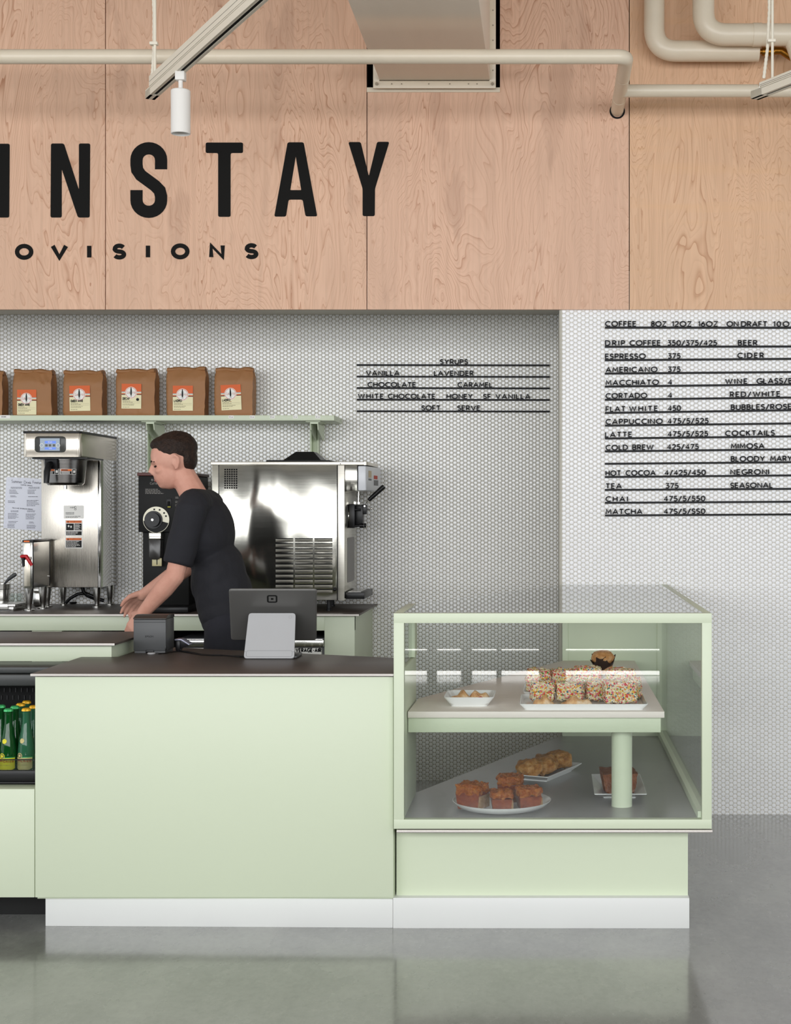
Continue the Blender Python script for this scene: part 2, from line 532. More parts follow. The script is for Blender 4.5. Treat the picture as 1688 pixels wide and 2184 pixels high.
def penny_tile(name, tile, grout, rough, pitch=0.0211, dome=0.0042):
    """round glazed mosaic on a hexagonal lattice in the X-Z plane"""
    m, nt, b = newmat(name)
    N, L = nt.nodes, nt.links
    geo = N.new('ShaderNodeNewGeometry')
    sep = N.new('ShaderNodeSeparateXYZ'); L.new(geo.outputs['Position'], sep.inputs[0])
    a = pitch * sqrt(3)
    ds, ids = [], []
    for ox, oz in ((0, 0), (0.5, 0.5)):
        u = math_node(nt, 'ADD', math_node(nt, 'DIVIDE', sep.outputs['X'], a), 50 + ox)
        w = math_node(nt, 'ADD', math_node(nt, 'DIVIDE', sep.outputs['Z'], pitch), 50 + oz)
        fu = math_node(nt, 'MULTIPLY', math_node(nt, 'SUBTRACT', math_node(nt, 'FRACT', u), 0.5), sqrt(3))
        fw = math_node(nt, 'SUBTRACT', math_node(nt, 'FRACT', w), 0.5)
        ds.append(math_node(nt, 'SQRT', math_node(nt, 'ADD', math_node(nt, 'MULTIPLY', fu, fu), math_node(nt, 'MULTIPLY', fw, fw))))
        cb = N.new('ShaderNodeCombineXYZ')
        L.new(math_node(nt, 'FLOOR', u), cb.inputs[0]); L.new(math_node(nt, 'FLOOR', w), cb.inputs[1]); cb.inputs[2].default_value = ox
        ids.append(cb.outputs[0])
    d = math_node(nt, 'MINIMUM', ds[0], ds[1])
    sel = math_node(nt, 'LESS_THAN', ds[0], ds[1])
    mv = N.new('ShaderNodeMix'); mv.data_type = 'VECTOR'
    L.new(sel, mv.inputs['Factor']); L.new(ids[1], mv.inputs['A']); L.new(ids[0], mv.inputs['B'])
    wn_ = N.new('ShaderNodeTexWhiteNoise'); wn_.noise_dimensions = '3D'; L.new(mv.outputs['Result'], wn_.inputs['Vector'])
    r = 0.455
    q = math_node(nt, 'MINIMUM', math_node(nt, 'DIVIDE', d, r), 1.0)
    h = math_node(nt, 'SQRT', math_node(nt, 'MAXIMUM', math_node(nt, 'SUBTRACT', 1.0, math_node(nt, 'POWER', q, 3.2)), 0.0))
    edge = N.new('ShaderNodeMapRange'); edge.interpolation_type = 'SMOOTHSTEP'
    L.new(d, edge.inputs[0])
    edge.inputs[1].default_value = r - 0.02; edge.inputs[2].default_value = r + 0.03
    edge.inputs[3].default_value = 0; edge.inputs[4].default_value = 1
    t2 = N.new('ShaderNodeMix'); t2.data_type = 'RGBA'
    L.new(wn_.outputs['Value'], t2.inputs['Factor'])
    t2.inputs['A'].default_value = (*[v * 0.95 for v in R255(tile)], 1)
    t2.inputs['B'].default_value = (*R255(tile), 1)
    mx = N.new('ShaderNodeMix'); mx.data_type = 'RGBA'
    L.new(edge.outputs[0], mx.inputs['Factor'])
    L.new(t2.outputs['Result'], mx.inputs['A'])
    mx.inputs['B'].default_value = (*R255(grout), 1)
    L.new(mx.outputs['Result'], b.inputs['Base Color'])
    rr = math_node(nt, 'ADD', math_node(nt, 'MULTIPLY', edge.outputs[0], 0.6), rough)
    L.new(rr, b.inputs['Roughness'])
    bp = N.new('ShaderNodeBump'); bp.inputs['Strength'].default_value = 1.0; bp.inputs['Distance'].default_value = dome
    L.new(h, bp.inputs['Height'])
    L.new(bp.outputs[0], b.inputs['Normal'])
    return m


def plywood(name, base, line, seed, streak=0.0):
    """rotary-cut veneer: contour-like grain lines, drawn out along the sheet"""
    m, nt, b = newmat(name)
    N, L = nt.nodes, nt.links
    geo = N.new('ShaderNodeNewGeometry')
    mp = N.new('ShaderNodeMapping')
    mp.inputs['Location'].default_value = (seed * 3.1, 0, seed * 1.7)
    mp.inputs['Scale'].default_value = (2.3, 1.0, 0.62)
    L.new(geo.outputs['Position'], mp.inputs['Vector'])
    n1 = N.new('ShaderNodeTexNoise'); n1.inputs['Scale'].default_value = 1.35; n1.inputs['Detail'].default_value = 4.0; n1.inputs['Roughness'].default_value = 0.45
    n1.inputs['Distortion'].default_value = 0.5
    L.new(mp.outputs[0], n1.inputs['Vector'])
    fine = N.new('ShaderNodeMapping'); fine.inputs['Scale'].default_value = (60, 60, 2.2)
    L.new(geo.outputs['Position'], fine.inputs['Vector'])
    n2 = N.new('ShaderNodeTexNoise'); n2.inputs['Scale'].default_value = 1.0; n2.inputs['Detail'].default_value = 4
    L.new(fine.outputs[0], n2.inputs['Vector'])
    f = math_node(nt, 'FRACT', math_node(nt, 'MULTIPLY', n1.outputs['Fac'], 44.0))
    f2 = math_node(nt, 'FRACT', math_node(nt, 'MULTIPLY', n1.outputs['Fac'], 95.0))
    l1 = math_node(nt, 'POWER', f, 9.0)
    l2 = math_node(nt, 'MULTIPLY', math_node(nt, 'POWER', f2, 3.0), 0.3)
    big = N.new('ShaderNodeTexNoise'); big.inputs['Scale'].default_value = 1.3; big.inputs['Detail'].default_value = 2
    L.new(mp.outputs[0], big.inputs['Vector'])
    msk = N.new('ShaderNodeMapRange'); L.new(big.outputs['Fac'], msk.inputs[0])
    msk.inputs[1].default_value = 0.35; msk.inputs[2].default_value = 0.62; msk.inputs[3].default_value = 0.35; msk.inputs[4].default_value = 1.0
    ln = math_node(nt, 'MULTIPLY', math_node(nt, 'ADD', l1, l2), msk.outputs[0])
    ln = math_node(nt, 'MINIMUM', ln, 1.0)
    base_c = ramp(nt, big.outputs['Fac'], [(0.3, [v * 0.93 for v in R255(base)]), (0.55, R255(base)), (0.75, [min(v * 1.06, 1) for v in R255(base)])])
    mx = N.new('ShaderNodeMix'); mx.data_type = 'RGBA'
    L.new(math_node(nt, 'MULTIPLY', ln, 0.8), mx.inputs['Factor'])
    L.new(base_c, mx.inputs['A']); mx.inputs['B'].default_value = (*R255(line), 1)
    m2 = N.new('ShaderNodeMix'); m2.data_type = 'RGBA'; m2.blend_type = 'MULTIPLY'
    m2.inputs['Factor'].default_value = 0.5
    L.new(mx.outputs['Result'], m2.inputs['A'])
    L.new(ramp(nt, n2.outputs['Fac'], [(0.3, (0.8, 0.78, 0.76)), (0.6, (1, 1, 1))]), m2.inputs['B'])
    out = m2.outputs['Result']
    # brownish water marks, drawn out downwards
    sm = N.new('ShaderNodeMapping'); sm.inputs['Scale'].default_value = (2.4, 1, 0.75); sm.inputs['Location'].default_value = (seed * 5.3, 0, 2)
    L.new(geo.outputs['Position'], sm.inputs['Vector'])
    n3 = N.new('ShaderNodeTexNoise'); n3.inputs['Scale'].default_value = 1.6; n3.inputs['Detail'].default_value = 5
    L.new(sm.outputs[0], n3.inputs['Vector'])
    st = N.new('ShaderNodeMapRange'); L.new(n3.outputs['Fac'], st.inputs[0])
    st.inputs[1].default_value = 0.62; st.inputs[2].default_value = 0.66; st.inputs[3].default_value = 0; st.inputs[4].default_value = 0.22
    m3 = N.new('ShaderNodeMix'); m3.data_type = 'RGBA'
    L.new(st.outputs[0], m3.inputs['Factor']); L.new(out, m3.inputs['A']); m3.inputs['B'].default_value = (*R255((150, 112, 92)), 1)
    out = m3.outputs['Result']
    if streak:
        hm = N.new('ShaderNodeMapping'); hm.inputs['Scale'].default_value = (1.2, 1, 16)
        L.new(geo.outputs['Position'], hm.inputs['Vector'])
        n4 = N.new('ShaderNodeTexNoise'); n4.inputs['Scale'].default_value = 1.0; n4.inputs['Detail'].default_value = 3
        L.new(hm.outputs[0], n4.inputs['Vector'])
        sr = N.new('ShaderNodeMapRange'); L.new(n4.outputs['Fac'], sr.inputs[0])
        sr.inputs[1].default_value = 0.5; sr.inputs[2].default_value = 0.75; sr.inputs[3].default_value = 0; sr.inputs[4].default_value = streak
        m4 = N.new('ShaderNodeMix'); m4.data_type = 'RGBA'
        L.new(sr.outputs[0], m4.inputs['Factor']); L.new(out, m4.inputs['A']); m4.inputs['B'].default_value = (*R255((222, 178, 135)), 1)
        out = m4.outputs['Result']
    L.new(out, b.inputs['Base Color'])
    b.inputs['Roughness'].default_value = 0.5
    b.inputs['Specular IOR Level'].default_value = 0.3
    return m


def steel(name, col=(0.62, 0.61, 0.58), rough=0.24, wave=0.0, wscale=4.0, brush=(2, 2, 180)):
    m, nt, b = newmat(name)
    N, L = nt.nodes, nt.links
    tc = N.new('ShaderNodeTexCoord')
    mp = N.new('ShaderNodeMapping'); mp.inputs['Scale'].default_value = brush
    L.new(tc.outputs['Object'], mp.inputs['Vector'])
    n1 = N.new('ShaderNodeTexNoise'); n1.inputs['Scale'].default_value = 3.0; n1.inputs['Detail'].default_value = 3
    L.new(mp.outputs[0], n1.inputs['Vector'])
    L.new(ramp(nt, n1.outputs['Fac'], [(0.25, [v * 0.9 for v in col]), (0.75, [min(v * 1.08, 1) for v in col])]), b.inputs['Base Color'])
    b.inputs['Metallic'].default_value = 1.0
    rm = N.new('ShaderNodeMapRange'); L.new(n1.outputs['Fac'], rm.inputs[0])
    rm.inputs[3].default_value = rough * 0.8; rm.inputs[4].default_value = rough * 1.25
    L.new(rm.outputs[0], b.inputs['Roughness'])
    if wave:
        n2 = N.new('ShaderNodeTexNoise'); n2.inputs['Scale'].default_value = wscale; n2.inputs['Detail'].default_value = 1
        mw = N.new('ShaderNodeMapping'); mw.inputs['Scale'].default_value = (1.6, 1, 0.7)
        L.new(tc.outputs['Object'], mw.inputs['Vector']); L.new(mw.outputs[0], n2.inputs['Vector'])
        bp = N.new('ShaderNodeBump'); bp.inputs['Strength'].default_value = 1.0; bp.inputs['Distance'].default_value = wave
        L.new(n2.outputs['Fac'], bp.inputs['Height']); L.new(bp.outputs[0], b.inputs['Normal'])
    return m


def glass(name, tint=(0.978, 0.992, 0.982), refl=1.0):
    """clear sheet: lets things through and mirrors more at a slant"""
    m = bpy.data.materials.new(name); m.use_nodes = True
    nt = m.node_tree; N, L = nt.nodes, nt.links
    N.remove(N['Principled BSDF'])
    geo = N.new('ShaderNodeNewGeometry')
    dt = N.new('ShaderNodeVectorMath'); dt.operation = 'DOT_PRODUCT'
    L.new(geo.outputs['Incoming'], dt.inputs[0]); L.new(geo.outputs['Normal'], dt.inputs[1])
    f = math_node(nt, 'ABSOLUTE', dt.outputs['Value'])
    p = math_node(nt, 'POWER', math_node(nt, 'SUBTRACT', 1.0, f), 5.0)
    fr = math_node(nt, 'MINIMUM', math_node(nt, 'MULTIPLY', math_node(nt, 'ADD', math_node(nt, 'MULTIPLY', p, 0.957), 0.043), refl), 1.0)
    tr = N.new('ShaderNodeBsdfTransparent'); tr.inputs['Color'].default_value = (*tint, 1)
    gl = N.new('ShaderNodeBsdfGlossy'); gl.inputs['Roughness'].default_value = 0.0
    mx = N.new('ShaderNodeMixShader')
    L.new(fr, mx.inputs[0]); L.new(tr.outputs[0], mx.inputs[1]); L.new(gl.outputs[0], mx.inputs[2])
    L.new(mx.outputs[0], N['Material Output'].inputs['Surface'])
    return m


def concrete(name):
    m, nt, b = newmat(name)
    N, L = nt.nodes, nt.links
    geo = N.new('ShaderNodeNewGeometry')
    mp = N.new('ShaderNodeMapping'); mp.inputs['Scale'].default_value = (1, 0.55, 1)
    L.new(geo.outputs['Position'], mp.inputs['Vector'])
    n1 = N.new('ShaderNodeTexNoise'); n1.inputs['Scale'].default_value = 2.2; n1.inputs['Detail'].default_value = 9; n1.inputs['Roughness'].default_value = 0.62
    L.new(mp.outputs[0], n1.inputs['Vector'])
    n2 = N.new('ShaderNodeTexNoise'); n2.inputs['Scale'].default_value = 45; n2.inputs['Detail'].default_value = 6; n2.inputs['Roughness'].default_value = 0.7
    L.new(mp.outputs[0], n2.inputs['Vector'])
    c1 = ramp(nt, n1.outputs['Fac'], [(0.32, R255((122, 122, 119))), (0.5, R255((142, 142, 139))), (0.68, R255((164, 164, 160)))])
    c2 = ramp(nt, n2.outputs['Fac'], [(0.3, (0.82, 0.82, 0.82)), (0.55, (1, 1, 1)), (0.72, (1.0, 1.0, 1.0))])
    mx = N.new('ShaderNodeMix'); mx.data_type = 'RGBA'; mx.blend_type = 'MULTIPLY'; mx.inputs['Factor'].default_value = 0.8
    L.new(c1, mx.inputs['A']); L.new(c2, mx.inputs['B'])
    n3 = N.new('ShaderNodeTexNoise'); n3.inputs['Scale'].default_value = 16; n3.inputs['Detail'].default_value = 8; n3.inputs['Roughness'].default_value = 0.75
    m3 = N.new('ShaderNodeMapping'); m3.inputs['Scale'].default_value = (0.8, 0.5, 1); m3.inputs['Rotation'].default_value = (0, 0, 0.5)
    L.new(geo.outputs['Position'], m3.inputs['Vector']); L.new(m3.outputs[0], n3.inputs['Vector'])
    sp = N.new('ShaderNodeMapRange'); L.new(n3.outputs['Fac'], sp.inputs[0])
    sp.inputs[1].default_value = 0.52; sp.inputs[2].default_value = 0.80; sp.inputs[3].default_value = 0; sp.inputs[4].default_value = 0.45
    my = N.new('ShaderNodeMix'); my.data_type = 'RGBA'
    L.new(sp.outputs[0], my.inputs['Factor']); L.new(mx.outputs['Result'], my.inputs['A']); my.inputs['B'].default_value = (*R255((178, 177, 170)), 1)
    L.new(my.outputs['Result'], b.inputs['Base Color'])
    rm = N.new('ShaderNodeMapRange'); L.new(n1.outputs['Fac'], rm.inputs[0])
    rm.inputs[1].default_value = 0.3; rm.inputs[2].default_value = 0.7; rm.inputs[3].default_value = 0.20; rm.inputs[4].default_value = 0.34
    L.new(rm.outputs[0], b.inputs['Roughness'])
    b.inputs['Specular IOR Level'].default_value = 0.08
    b.inputs['Coat Weight'].default_value = 0.9
    b.inputs['Coat Roughness'].default_value = 0.11
    b.inputs['Coat IOR'].default_value = 1.7
    return m


def speckle(name, stops, scale, rough=0.5, bump=0.003, soft=False):
    """grains of random colour: sugar sprinkles, crumbs"""
    m, nt, b = newmat(name)
    N, L = nt.nodes, nt.links
    tc = N.new('ShaderNodeTexCoord')
    vo = N.new('ShaderNodeTexVoronoi'); vo.inputs['Scale'].default_value = scale
    L.new(tc.outputs['Object'], vo.inputs['Vector'])
    wn2 = N.new('ShaderNodeTexWhiteNoise'); L.new(vo.outputs['Position'], wn2.inputs['Vector'])
    c = ramp(nt, wn2.outputs['Value'], stops)
    if not soft:
        nt.nodes[-1].color_ramp.interpolation = 'CONSTANT'
    L.new(c, b.inputs['Base Color'])
    b.inputs['Roughness'].default_value = rough
    bp = N.new('ShaderNodeBump'); bp.inputs['Strength'].default_value = 1.0; bp.inputs['Distance'].default_value = bump; bp.invert = True
    L.new(vo.outputs['Distance'], bp.inputs['Height']); L.new(bp.outputs[0], b.inputs['Normal'])
    return m


def mottled(name, cols, scale, rough=0.6, bump=0.004, bscale=60):
    m, nt, b = newmat(name)
    N, L = nt.nodes, nt.links
    tc = N.new('ShaderNodeTexCoord')
    n1 = N.new('ShaderNodeTexNoise'); n1.inputs['Scale'].default_value = scale; n1.inputs['Detail'].default_value = 6; n1.inputs['Roughness'].default_value = 0.65
    L.new(tc.outputs['Object'], n1.inputs['Vector'])
    k = len(cols)
    L.new(ramp(nt, n1.outputs['Fac'], [(0.3 + 0.4 * i / (k - 1), R255(c)) for i, c in enumerate(cols)]), b.inputs['Base Color'])
    b.inputs['Roughness'].default_value = rough
    b.inputs['Specular IOR Level'].default_value = 0.2
    n2 = N.new('ShaderNodeTexNoise'); n2.inputs['Scale'].default_value = bscale; n2.inputs['Detail'].default_value = 4
    L.new(tc.outputs['Object'], n2.inputs['Vector'])
    bp = N.new('ShaderNodeBump'); bp.inputs['Strength'].default_value = 1.0; bp.inputs['Distance'].default_value = bump
    L.new(n2.outputs['Fac'], bp.inputs['Height']); L.new(bp.outputs[0], b.inputs['Normal'])
    return m


GREEN = mat('sage_paint', (210, 219, 193), 0.42, var=0.012, scale=2.0, bump=0.0004, bscale=30)
WHITEP = mat('white_plinth_paint', (226, 227, 224), 0.4, var=0.02, scale=3)
BLACKP = mat('black_paint', (24, 24, 23), 0.5, spec=0.2)
BLACKM = mat('black_matte', (14, 14, 14), 0.7, spec=0.2)
BLACKPL = mat('black_plastic', (20, 20, 21), 0.34, spec=0.3)
INK = mat('black_sign_paint', (17, 16, 14), 0.6, spec=0.12)
RAIL = mat('black_menu_plastic', (22, 22, 24), 0.5, spec=0.2)
TOPDARK = mat('dark_brown_laminate', (84, 74, 68), 0.42, var=0.08, scale=5, stretch=(0.4, 3, 1))
EDGE = mat('bare_metal_edge', (196, 190, 184), 0.35, metal=0.6)
TILE_N = penny_tile('penny_tile_recess', (246, 246, 245), (184, 177, 158), 0.14, dome=0.0025)
TILE_R = penny_tile('penny_tile_pier', (240, 240, 241), (214, 208, 196), 0.22, dome=0.0014)
TRIMP = mat('tile_edge_paint', (190, 186, 174), 0.6)
SOFFIT = mat('soffit_paint', (206, 202, 192), 0.8)
PLY = [plywood('birch_plywood_a', (224, 184, 156), (176, 120, 86), 1.0), plywood('birch_plywood_b', (226, 186, 158), (176, 120, 86), 2.3),
       plywood('birch_plywood_c', (227, 187, 160), (174, 118, 86), 3.7), plywood('birch_plywood_d', (224, 184, 150), (184, 132, 96), 5.1, streak=0.45)]
CONC = concrete('polished_concrete')
CREAM = mat('cream_pipe_paint', (222, 209, 187), 0.36, var=0.03, scale=8, bump=0.002, bscale=14)
CREAM2 = mat('cream_track_paint', (232, 224, 206), 0.45, var=0.02)
DUCTP = mat('grey_beige_duct_paint', (240, 231, 216), 0.5, var=0.05, scale=2, stretch=(6, 0.5, 1))
WHITEM = mat('white_powder_coat', (232, 228, 222), 0.5, var=0.01)
BRASS = mat('brass', (150, 104, 40), 0.35, metal=1.0)
STEEL = steel('brushed_steel', (0.56, 0.55, 0.52), 0.2)
STEELW = steel('polished_steel_sheet', (0.44, 0.43, 0.385), 0.15, wave=0.022, wscale=3.4)
STEELB = steel('brewer_steel', (0.50, 0.465, 0.41), 0.27, wave=0.006, wscale=3.0, brush=(180, 2, 2))
CHROME = steel('chrome', (0.75, 0.74, 0.72), 0.1)
CASEFLOOR = mat('grey_metal_deck', (140, 138, 134), 0.32, metal=0.3, var=0.06, scale=4)
WHITEWOOD = mat('whitewashed_plywood', (236, 226, 218), 0.5, var=0.06, scale=6, stretch=(0.5, 6, 8))
GLASS = glass('clear_glass')
CLEARG = glass('tumbler_glass', (0.93, 0.95, 0.94))
PORC = mat('white_porcelain', (233, 233, 233), 0.12, var=0.005)
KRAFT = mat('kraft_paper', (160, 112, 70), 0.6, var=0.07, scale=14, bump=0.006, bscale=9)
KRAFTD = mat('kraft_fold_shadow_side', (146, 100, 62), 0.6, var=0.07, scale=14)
ORANGE = mat('label_orange', (222, 100, 42), 0.6)
LCREAM = mat('label_cream', (238, 230, 188), 0.6)
LWHITE = mat('label_white', (240, 238, 232), 0.5)
LBLUE = mat('label_pale_blue', (178, 196, 204), 0.6)
LNAVY = mat('label_navy', (48, 46, 52), 0.6)
LRED = mat('label_red', (190, 60, 40), 0.6)
WARN = mat('warning_orange', (236, 112, 30), 0.5)
PAPER = mat('laminated_paper', (212, 214, 226), 0.22, var=0.01)
DGREY = mat('dark_grey_plastic', (72, 73, 74), 0.42)
MGREY = mat('space_grey_metal', (112, 111, 108), 0.38, metal=0.35)
LGREY = mat('silver_grey_plastic', (186, 186, 187), 0.4)
RED = mat('red_plastic', (190, 24, 34), 0.35)
SCREEN = mat('lit_screen', (122, 136, 150), 0.3, emit=0.35)
SCREENB = mat('lit_screen_blue', (60, 104, 196), 0.3, emit=0.5)
SKIN = mottled('skin', [(206, 148, 128), (216, 160, 140), (222, 170, 150)], 9, 0.5, 0.0006, 200)
HAIR = mottled('dark_hair', [(30, 22, 19), (46, 34, 28), (60, 44, 36)], 60, 0.55, 0.004, 140)
SHIRT = mat('black_cotton', (30, 30, 36), 0.85, var=0.12, scale=20, bump=0.006, bscale=14)
TROUS = mat('black_denim', (34, 34, 42), 0.85, var=0.12, scale=30, bump=0.004, bscale=16)
EYEW = mat('eye_dark', (40, 28, 24), 0.2)
SPR = speckle('rainbow_sprinkles', [(0.0, R255((244, 226, 190))), (0.36, R255((248, 238, 214))), (0.52, R255((226, 62, 70))), (0.61, R255((240, 190, 60))), (0.70, R255((238, 140, 70))), (0.78, R255((236, 120, 140))), (0.86, R255((60, 120, 150))), (0.91, R255((120, 160, 80))), (0.95, R255((246, 222, 120)))], 185, 0.5, 0.006)
CAKE = mottled('cake_crust', [(104, 46, 24), (124, 58, 30), (142, 74, 38)], 40, 0.7, 0.006, 90)
CRUMB = mottled('crumb_topping', [(128, 62, 24), (176, 98, 42), (206, 138, 72)], 70, 0.8, 0.02, 130)
CUT = mottled('cake_cut_face', [(138, 108, 80), (164, 134, 102), (180, 150, 116)], 60, 0.85, 0.01, 120)
SCONE = mottled('baked_scone', [(118, 70, 30), (168, 116, 58), (200, 156, 96)], 34, 0.65, 0.01, 70)
LOAF = mottled('banana_bread', [(96, 52, 30), (124, 74, 46), (140, 90, 60)], 40, 0.75, 0.006, 90)
PASTRY = mottled('sugared_pastry', [(190, 120, 70), (224, 180, 130), (244, 228, 206)], 26, 0.65, 0.006, 80)
JAM = mottled('red_jam', [(150, 40, 32), (196, 74, 60), (210, 96, 70)], 30, 0.2, 0.004, 40)
MUFFIN = mottled('muffin_crumb', [(170, 110, 62), (204, 150, 96), (220, 186, 150)], 30, 0.7, 0.006, 80)
WRAP = mat('dark_brown_baking_paper', (46, 26, 18), 0.5, var=0.2, scale=20)
GLASSG = None


def bottle_glass(name, col):
    m, nt, b = newmat(name)
    b.inputs['Base Color'].default_value = (*col, 1)
    b.inputs['Roughness'].default_value = 0.04
    b.inputs['Transmission Weight'].default_value = 0.45
    b.inputs['IOR'].default_value = 1.4
    return m


BG_DARK = bottle_glass('green_bottle_glass', (0.006, 0.10, 0.018))
BG_CLEAR = bottle_glass('pale_green_bottle_glass', (0.05, 0.22, 0.11))
CAPG = mat('green_crown_cap', (60, 170, 100), 0.35, metal=0.3)
CAPY = mat('yellow_crown_cap', (232, 176, 34), 0.35, metal=0.3)
BLY = mat('bottle_label_yellow', (226, 216, 30), 0.5)
BLC = mat('bottle_label_cream', (208, 194, 130), 0.5)
# ------------------------------------------------------------------ the room
W, NI = 6.935, 7.80            # pier face and recess back wall
PLYF = 6.92                    # front of the plywood

b = MB(); b.box(-9, 9, -6, 8.3, -0.1, 0); struct('floor', b, CONC)
b = MB(); b.box(-9, 9, -2.6, 8.3, 4.9, 5.0); struct('ceiling', b, mat('ceiling_paint', (140, 134, 124), 0.8))
b = MB(); b.box(-9, 0.5, NI, NI + 0.2, 0, 2.6); struct('wall_back', b, TILE_N)
b = MB(); b.box(0.0616, 7, W, NI - 0.001, 0, 2.369); struct('wall_right', b, TILE_R)
b = MB(); b.box(0.0616, 7, 6.94, 7.05, 2.372, 2.552); b.box(-9, 0.0616, 6.9385, 6.9405, 2.372, 2.552); struct('trim_3', b, SOFFIT)   # header behind the sheets
b = MB(); b.box(0.052, 0.0616, W + 0.004, NI - 0.002, 0, 2.369); b.box(0.0575, 0.0645, W - 0.003, W + 0.01, 0, 2.369)
struct('trim_1', b, TRIMP)     # painted edge of the pier
b = MB(); b.box(-9, 0.052, W + 0.006, NI - 0.001, 2.46, 2.55); struct('ceiling_1', b, SOFFIT)
# wall above, dark behind the sheets, open where the duct passes
OX0, OX1, OZ0, OZ1 = X(783, PLYF), X(1067, PLYF), 3.39, 4.02
b = MB()
b.box(-9, OX0, 6.94, 7.1, 2.552, 4.9); b.box(OX1, 7, 6.94, 7.1, 2.552, 4.9)
b.box(OX0, OX1, 6.94, 7.1, 2.552, OZ0); b.box(OX0, OX1, 6.94, 7.1, OZ1, 4.9)
b.box(OX0 - .1, OX1 + .1, 7.5, 7.55, OZ0 - .1, OZ1 + .1); b.box(OX0 - .1, OX0, 7.1, 7.5, OZ0 - .1, OZ1 + .1); b.box(OX1, OX1 + .1, 7.1, 7.5, OZ0 - .1, OZ1 + .1); b.box(OX0, OX1, 7.1, 7.5, OZ1, OZ1 + .1); b.box(OX0, OX1, 7.1, 7.5, OZ0 - .1, OZ0)
struct('wall_rear', b, BLACKM)
b = MB(); b.box(OX0, OX1, PLYF - 0.006, 7.1, OZ0 - 0.004, OZ0 + 0.018); struct('trim_2', b, CREAM)

seams = [-3.302, X(225, PLYF), X(783, PLYF), X(1343, PLYF), X(1343, PLYF) + 1.226, X(1343, PLYF) + 2.45]
g = 0.002
labs = ['plywood wall panel behind the letters I and N of the big sign',
        'plywood wall panel carrying the letters S, T and A, left of the duct',
        'plywood wall panel notched round the grey duct, between two dark seams',
        'plywood wall panel with pale cross streaks above the coffee price list',
        'plywood wall panel']
for i in range(4):
    b = MB()
    x0, x1 = seams[i] + g, seams[i + 1] - g
    if i == 2:
        b.prism([(x0, 2.369), (x1, 2.369), (x1, 4.88), (x0, 4.88), (x0, OZ1), (OX1, OZ1), (OX1, OZ0), (x0, OZ0)], PLYF, PLYF + 0.018, 'y')
    else:
        b.box(x0, x1, PLYF, PLYF + 0.018, 2.369, 4.88)
    tag(build('plywood_panel', b, PLY[i], smooth=False), labs[i], 'wall panel', 'plywood wall panels')
b = MB(); b.box(seams[4] + g, seams[5], PLYF, PLYF + 0.018, 2.369, 4.88); b.box(-9, seams[0] - g, PLYF, PLYF + 0.018, 2.369, 4.88)
struct('wall_sides', b, PLY[1])

# unseen shopfront behind the camera: posts and rails shaped for reflections, open glazing between
b = MB()
edges = [-9] + [v for bay in WINDOW_BAYS for v in bay] + [9]
for i in range(0, len(edges), 2):
    b.box(edges[i], edges[i + 1], WIN_Y - 0.06, WIN_Y + 0.06, 1.1, 4.9)
b.box(-9, 9, WIN_Y - 0.05, WIN_Y + 0.05, WIN_Z1, 4.9)
b.box(-9, 9, WIN_Y - 0.05, WIN_Y + 0.05, SLOTS[1][1], WIN_Z0)
b.box(-9, 9, WIN_Y - 0.05, WIN_Y + 0.05, SLOTS[0][1], SLOTS[1][0])
b.box(-9, 9, WIN_Y - 0.05, WIN_Y + 0.05, 2.55, 2.63)
edges = [-9] + [v for bay in SLOT_BAYS for v in bay] + [9]
for i in range(0, len(edges), 2):
    b.box(edges[i], edges[i + 1], WIN_Y - 0.05, WIN_Y + 0.05, 0, SLOTS[0][1]); b.box(edges[i], edges[i + 1], WIN_Y - 0.05, WIN_Y + 0.05, SLOTS[1][0], SLOTS[1][1])
struct('wall_front', b, mat('shopfront_frame', (70, 72, 70), 0.5))

# ------------------------------------------------------------------ painted sign
def filled(paths, y0, th, name, material, parent):
    """flat letters cut from outlines with holes; points are (x, z)"""
    cu = bpy.data.curves.new(name, 'CURVE'); cu.dimensions = '2D'; cu.fill_mode = 'BOTH'; cu.extrude = th / 2
    for pts in paths:
        sp = cu.splines.new('POLY'); sp.points.add(len(pts) - 1)
        for p, q in zip(sp.points, pts): p.co = (q[0], q[1], 0, 1)
        sp.use_cyclic_u = True
    tmp = bpy.data.objects.new('tmp', cu); COL.objects.link(tmp)
    me = bpy.data.meshes.new_from_object(tmp.evaluated_get(bpy.context.evaluated_depsgraph_get()))
    bpy.data.objects.remove(tmp)
    mb = MB()
    mb.add([(v.co.x, y0 - v.co.z, v.co.y) for v in me.vertices], [list(p.vertices) for p in me.polygons])
    return build(name, mb, material, parent, smooth=False)


def rounded(pts, r, n=4):
    out = []
    for i, p in enumerate(pts):
        a, c = Vector(pts[i - 1]), Vector(pts[(i + 1) % len(pts)])
        p = Vector(p)
        d1, d2 = (a - p), (c - p)
        k = min(r, d1.length / 2.2, d2.length / 2.2)
        s, e = p + d1.normalized() * k, p + d2.normalized() * k
        for j in range(n + 1):
            t = j / n
            out.append(tuple(s * (1 - t) ** 2 + p * 2 * t * (1 - t) + e * t * t))
    return out


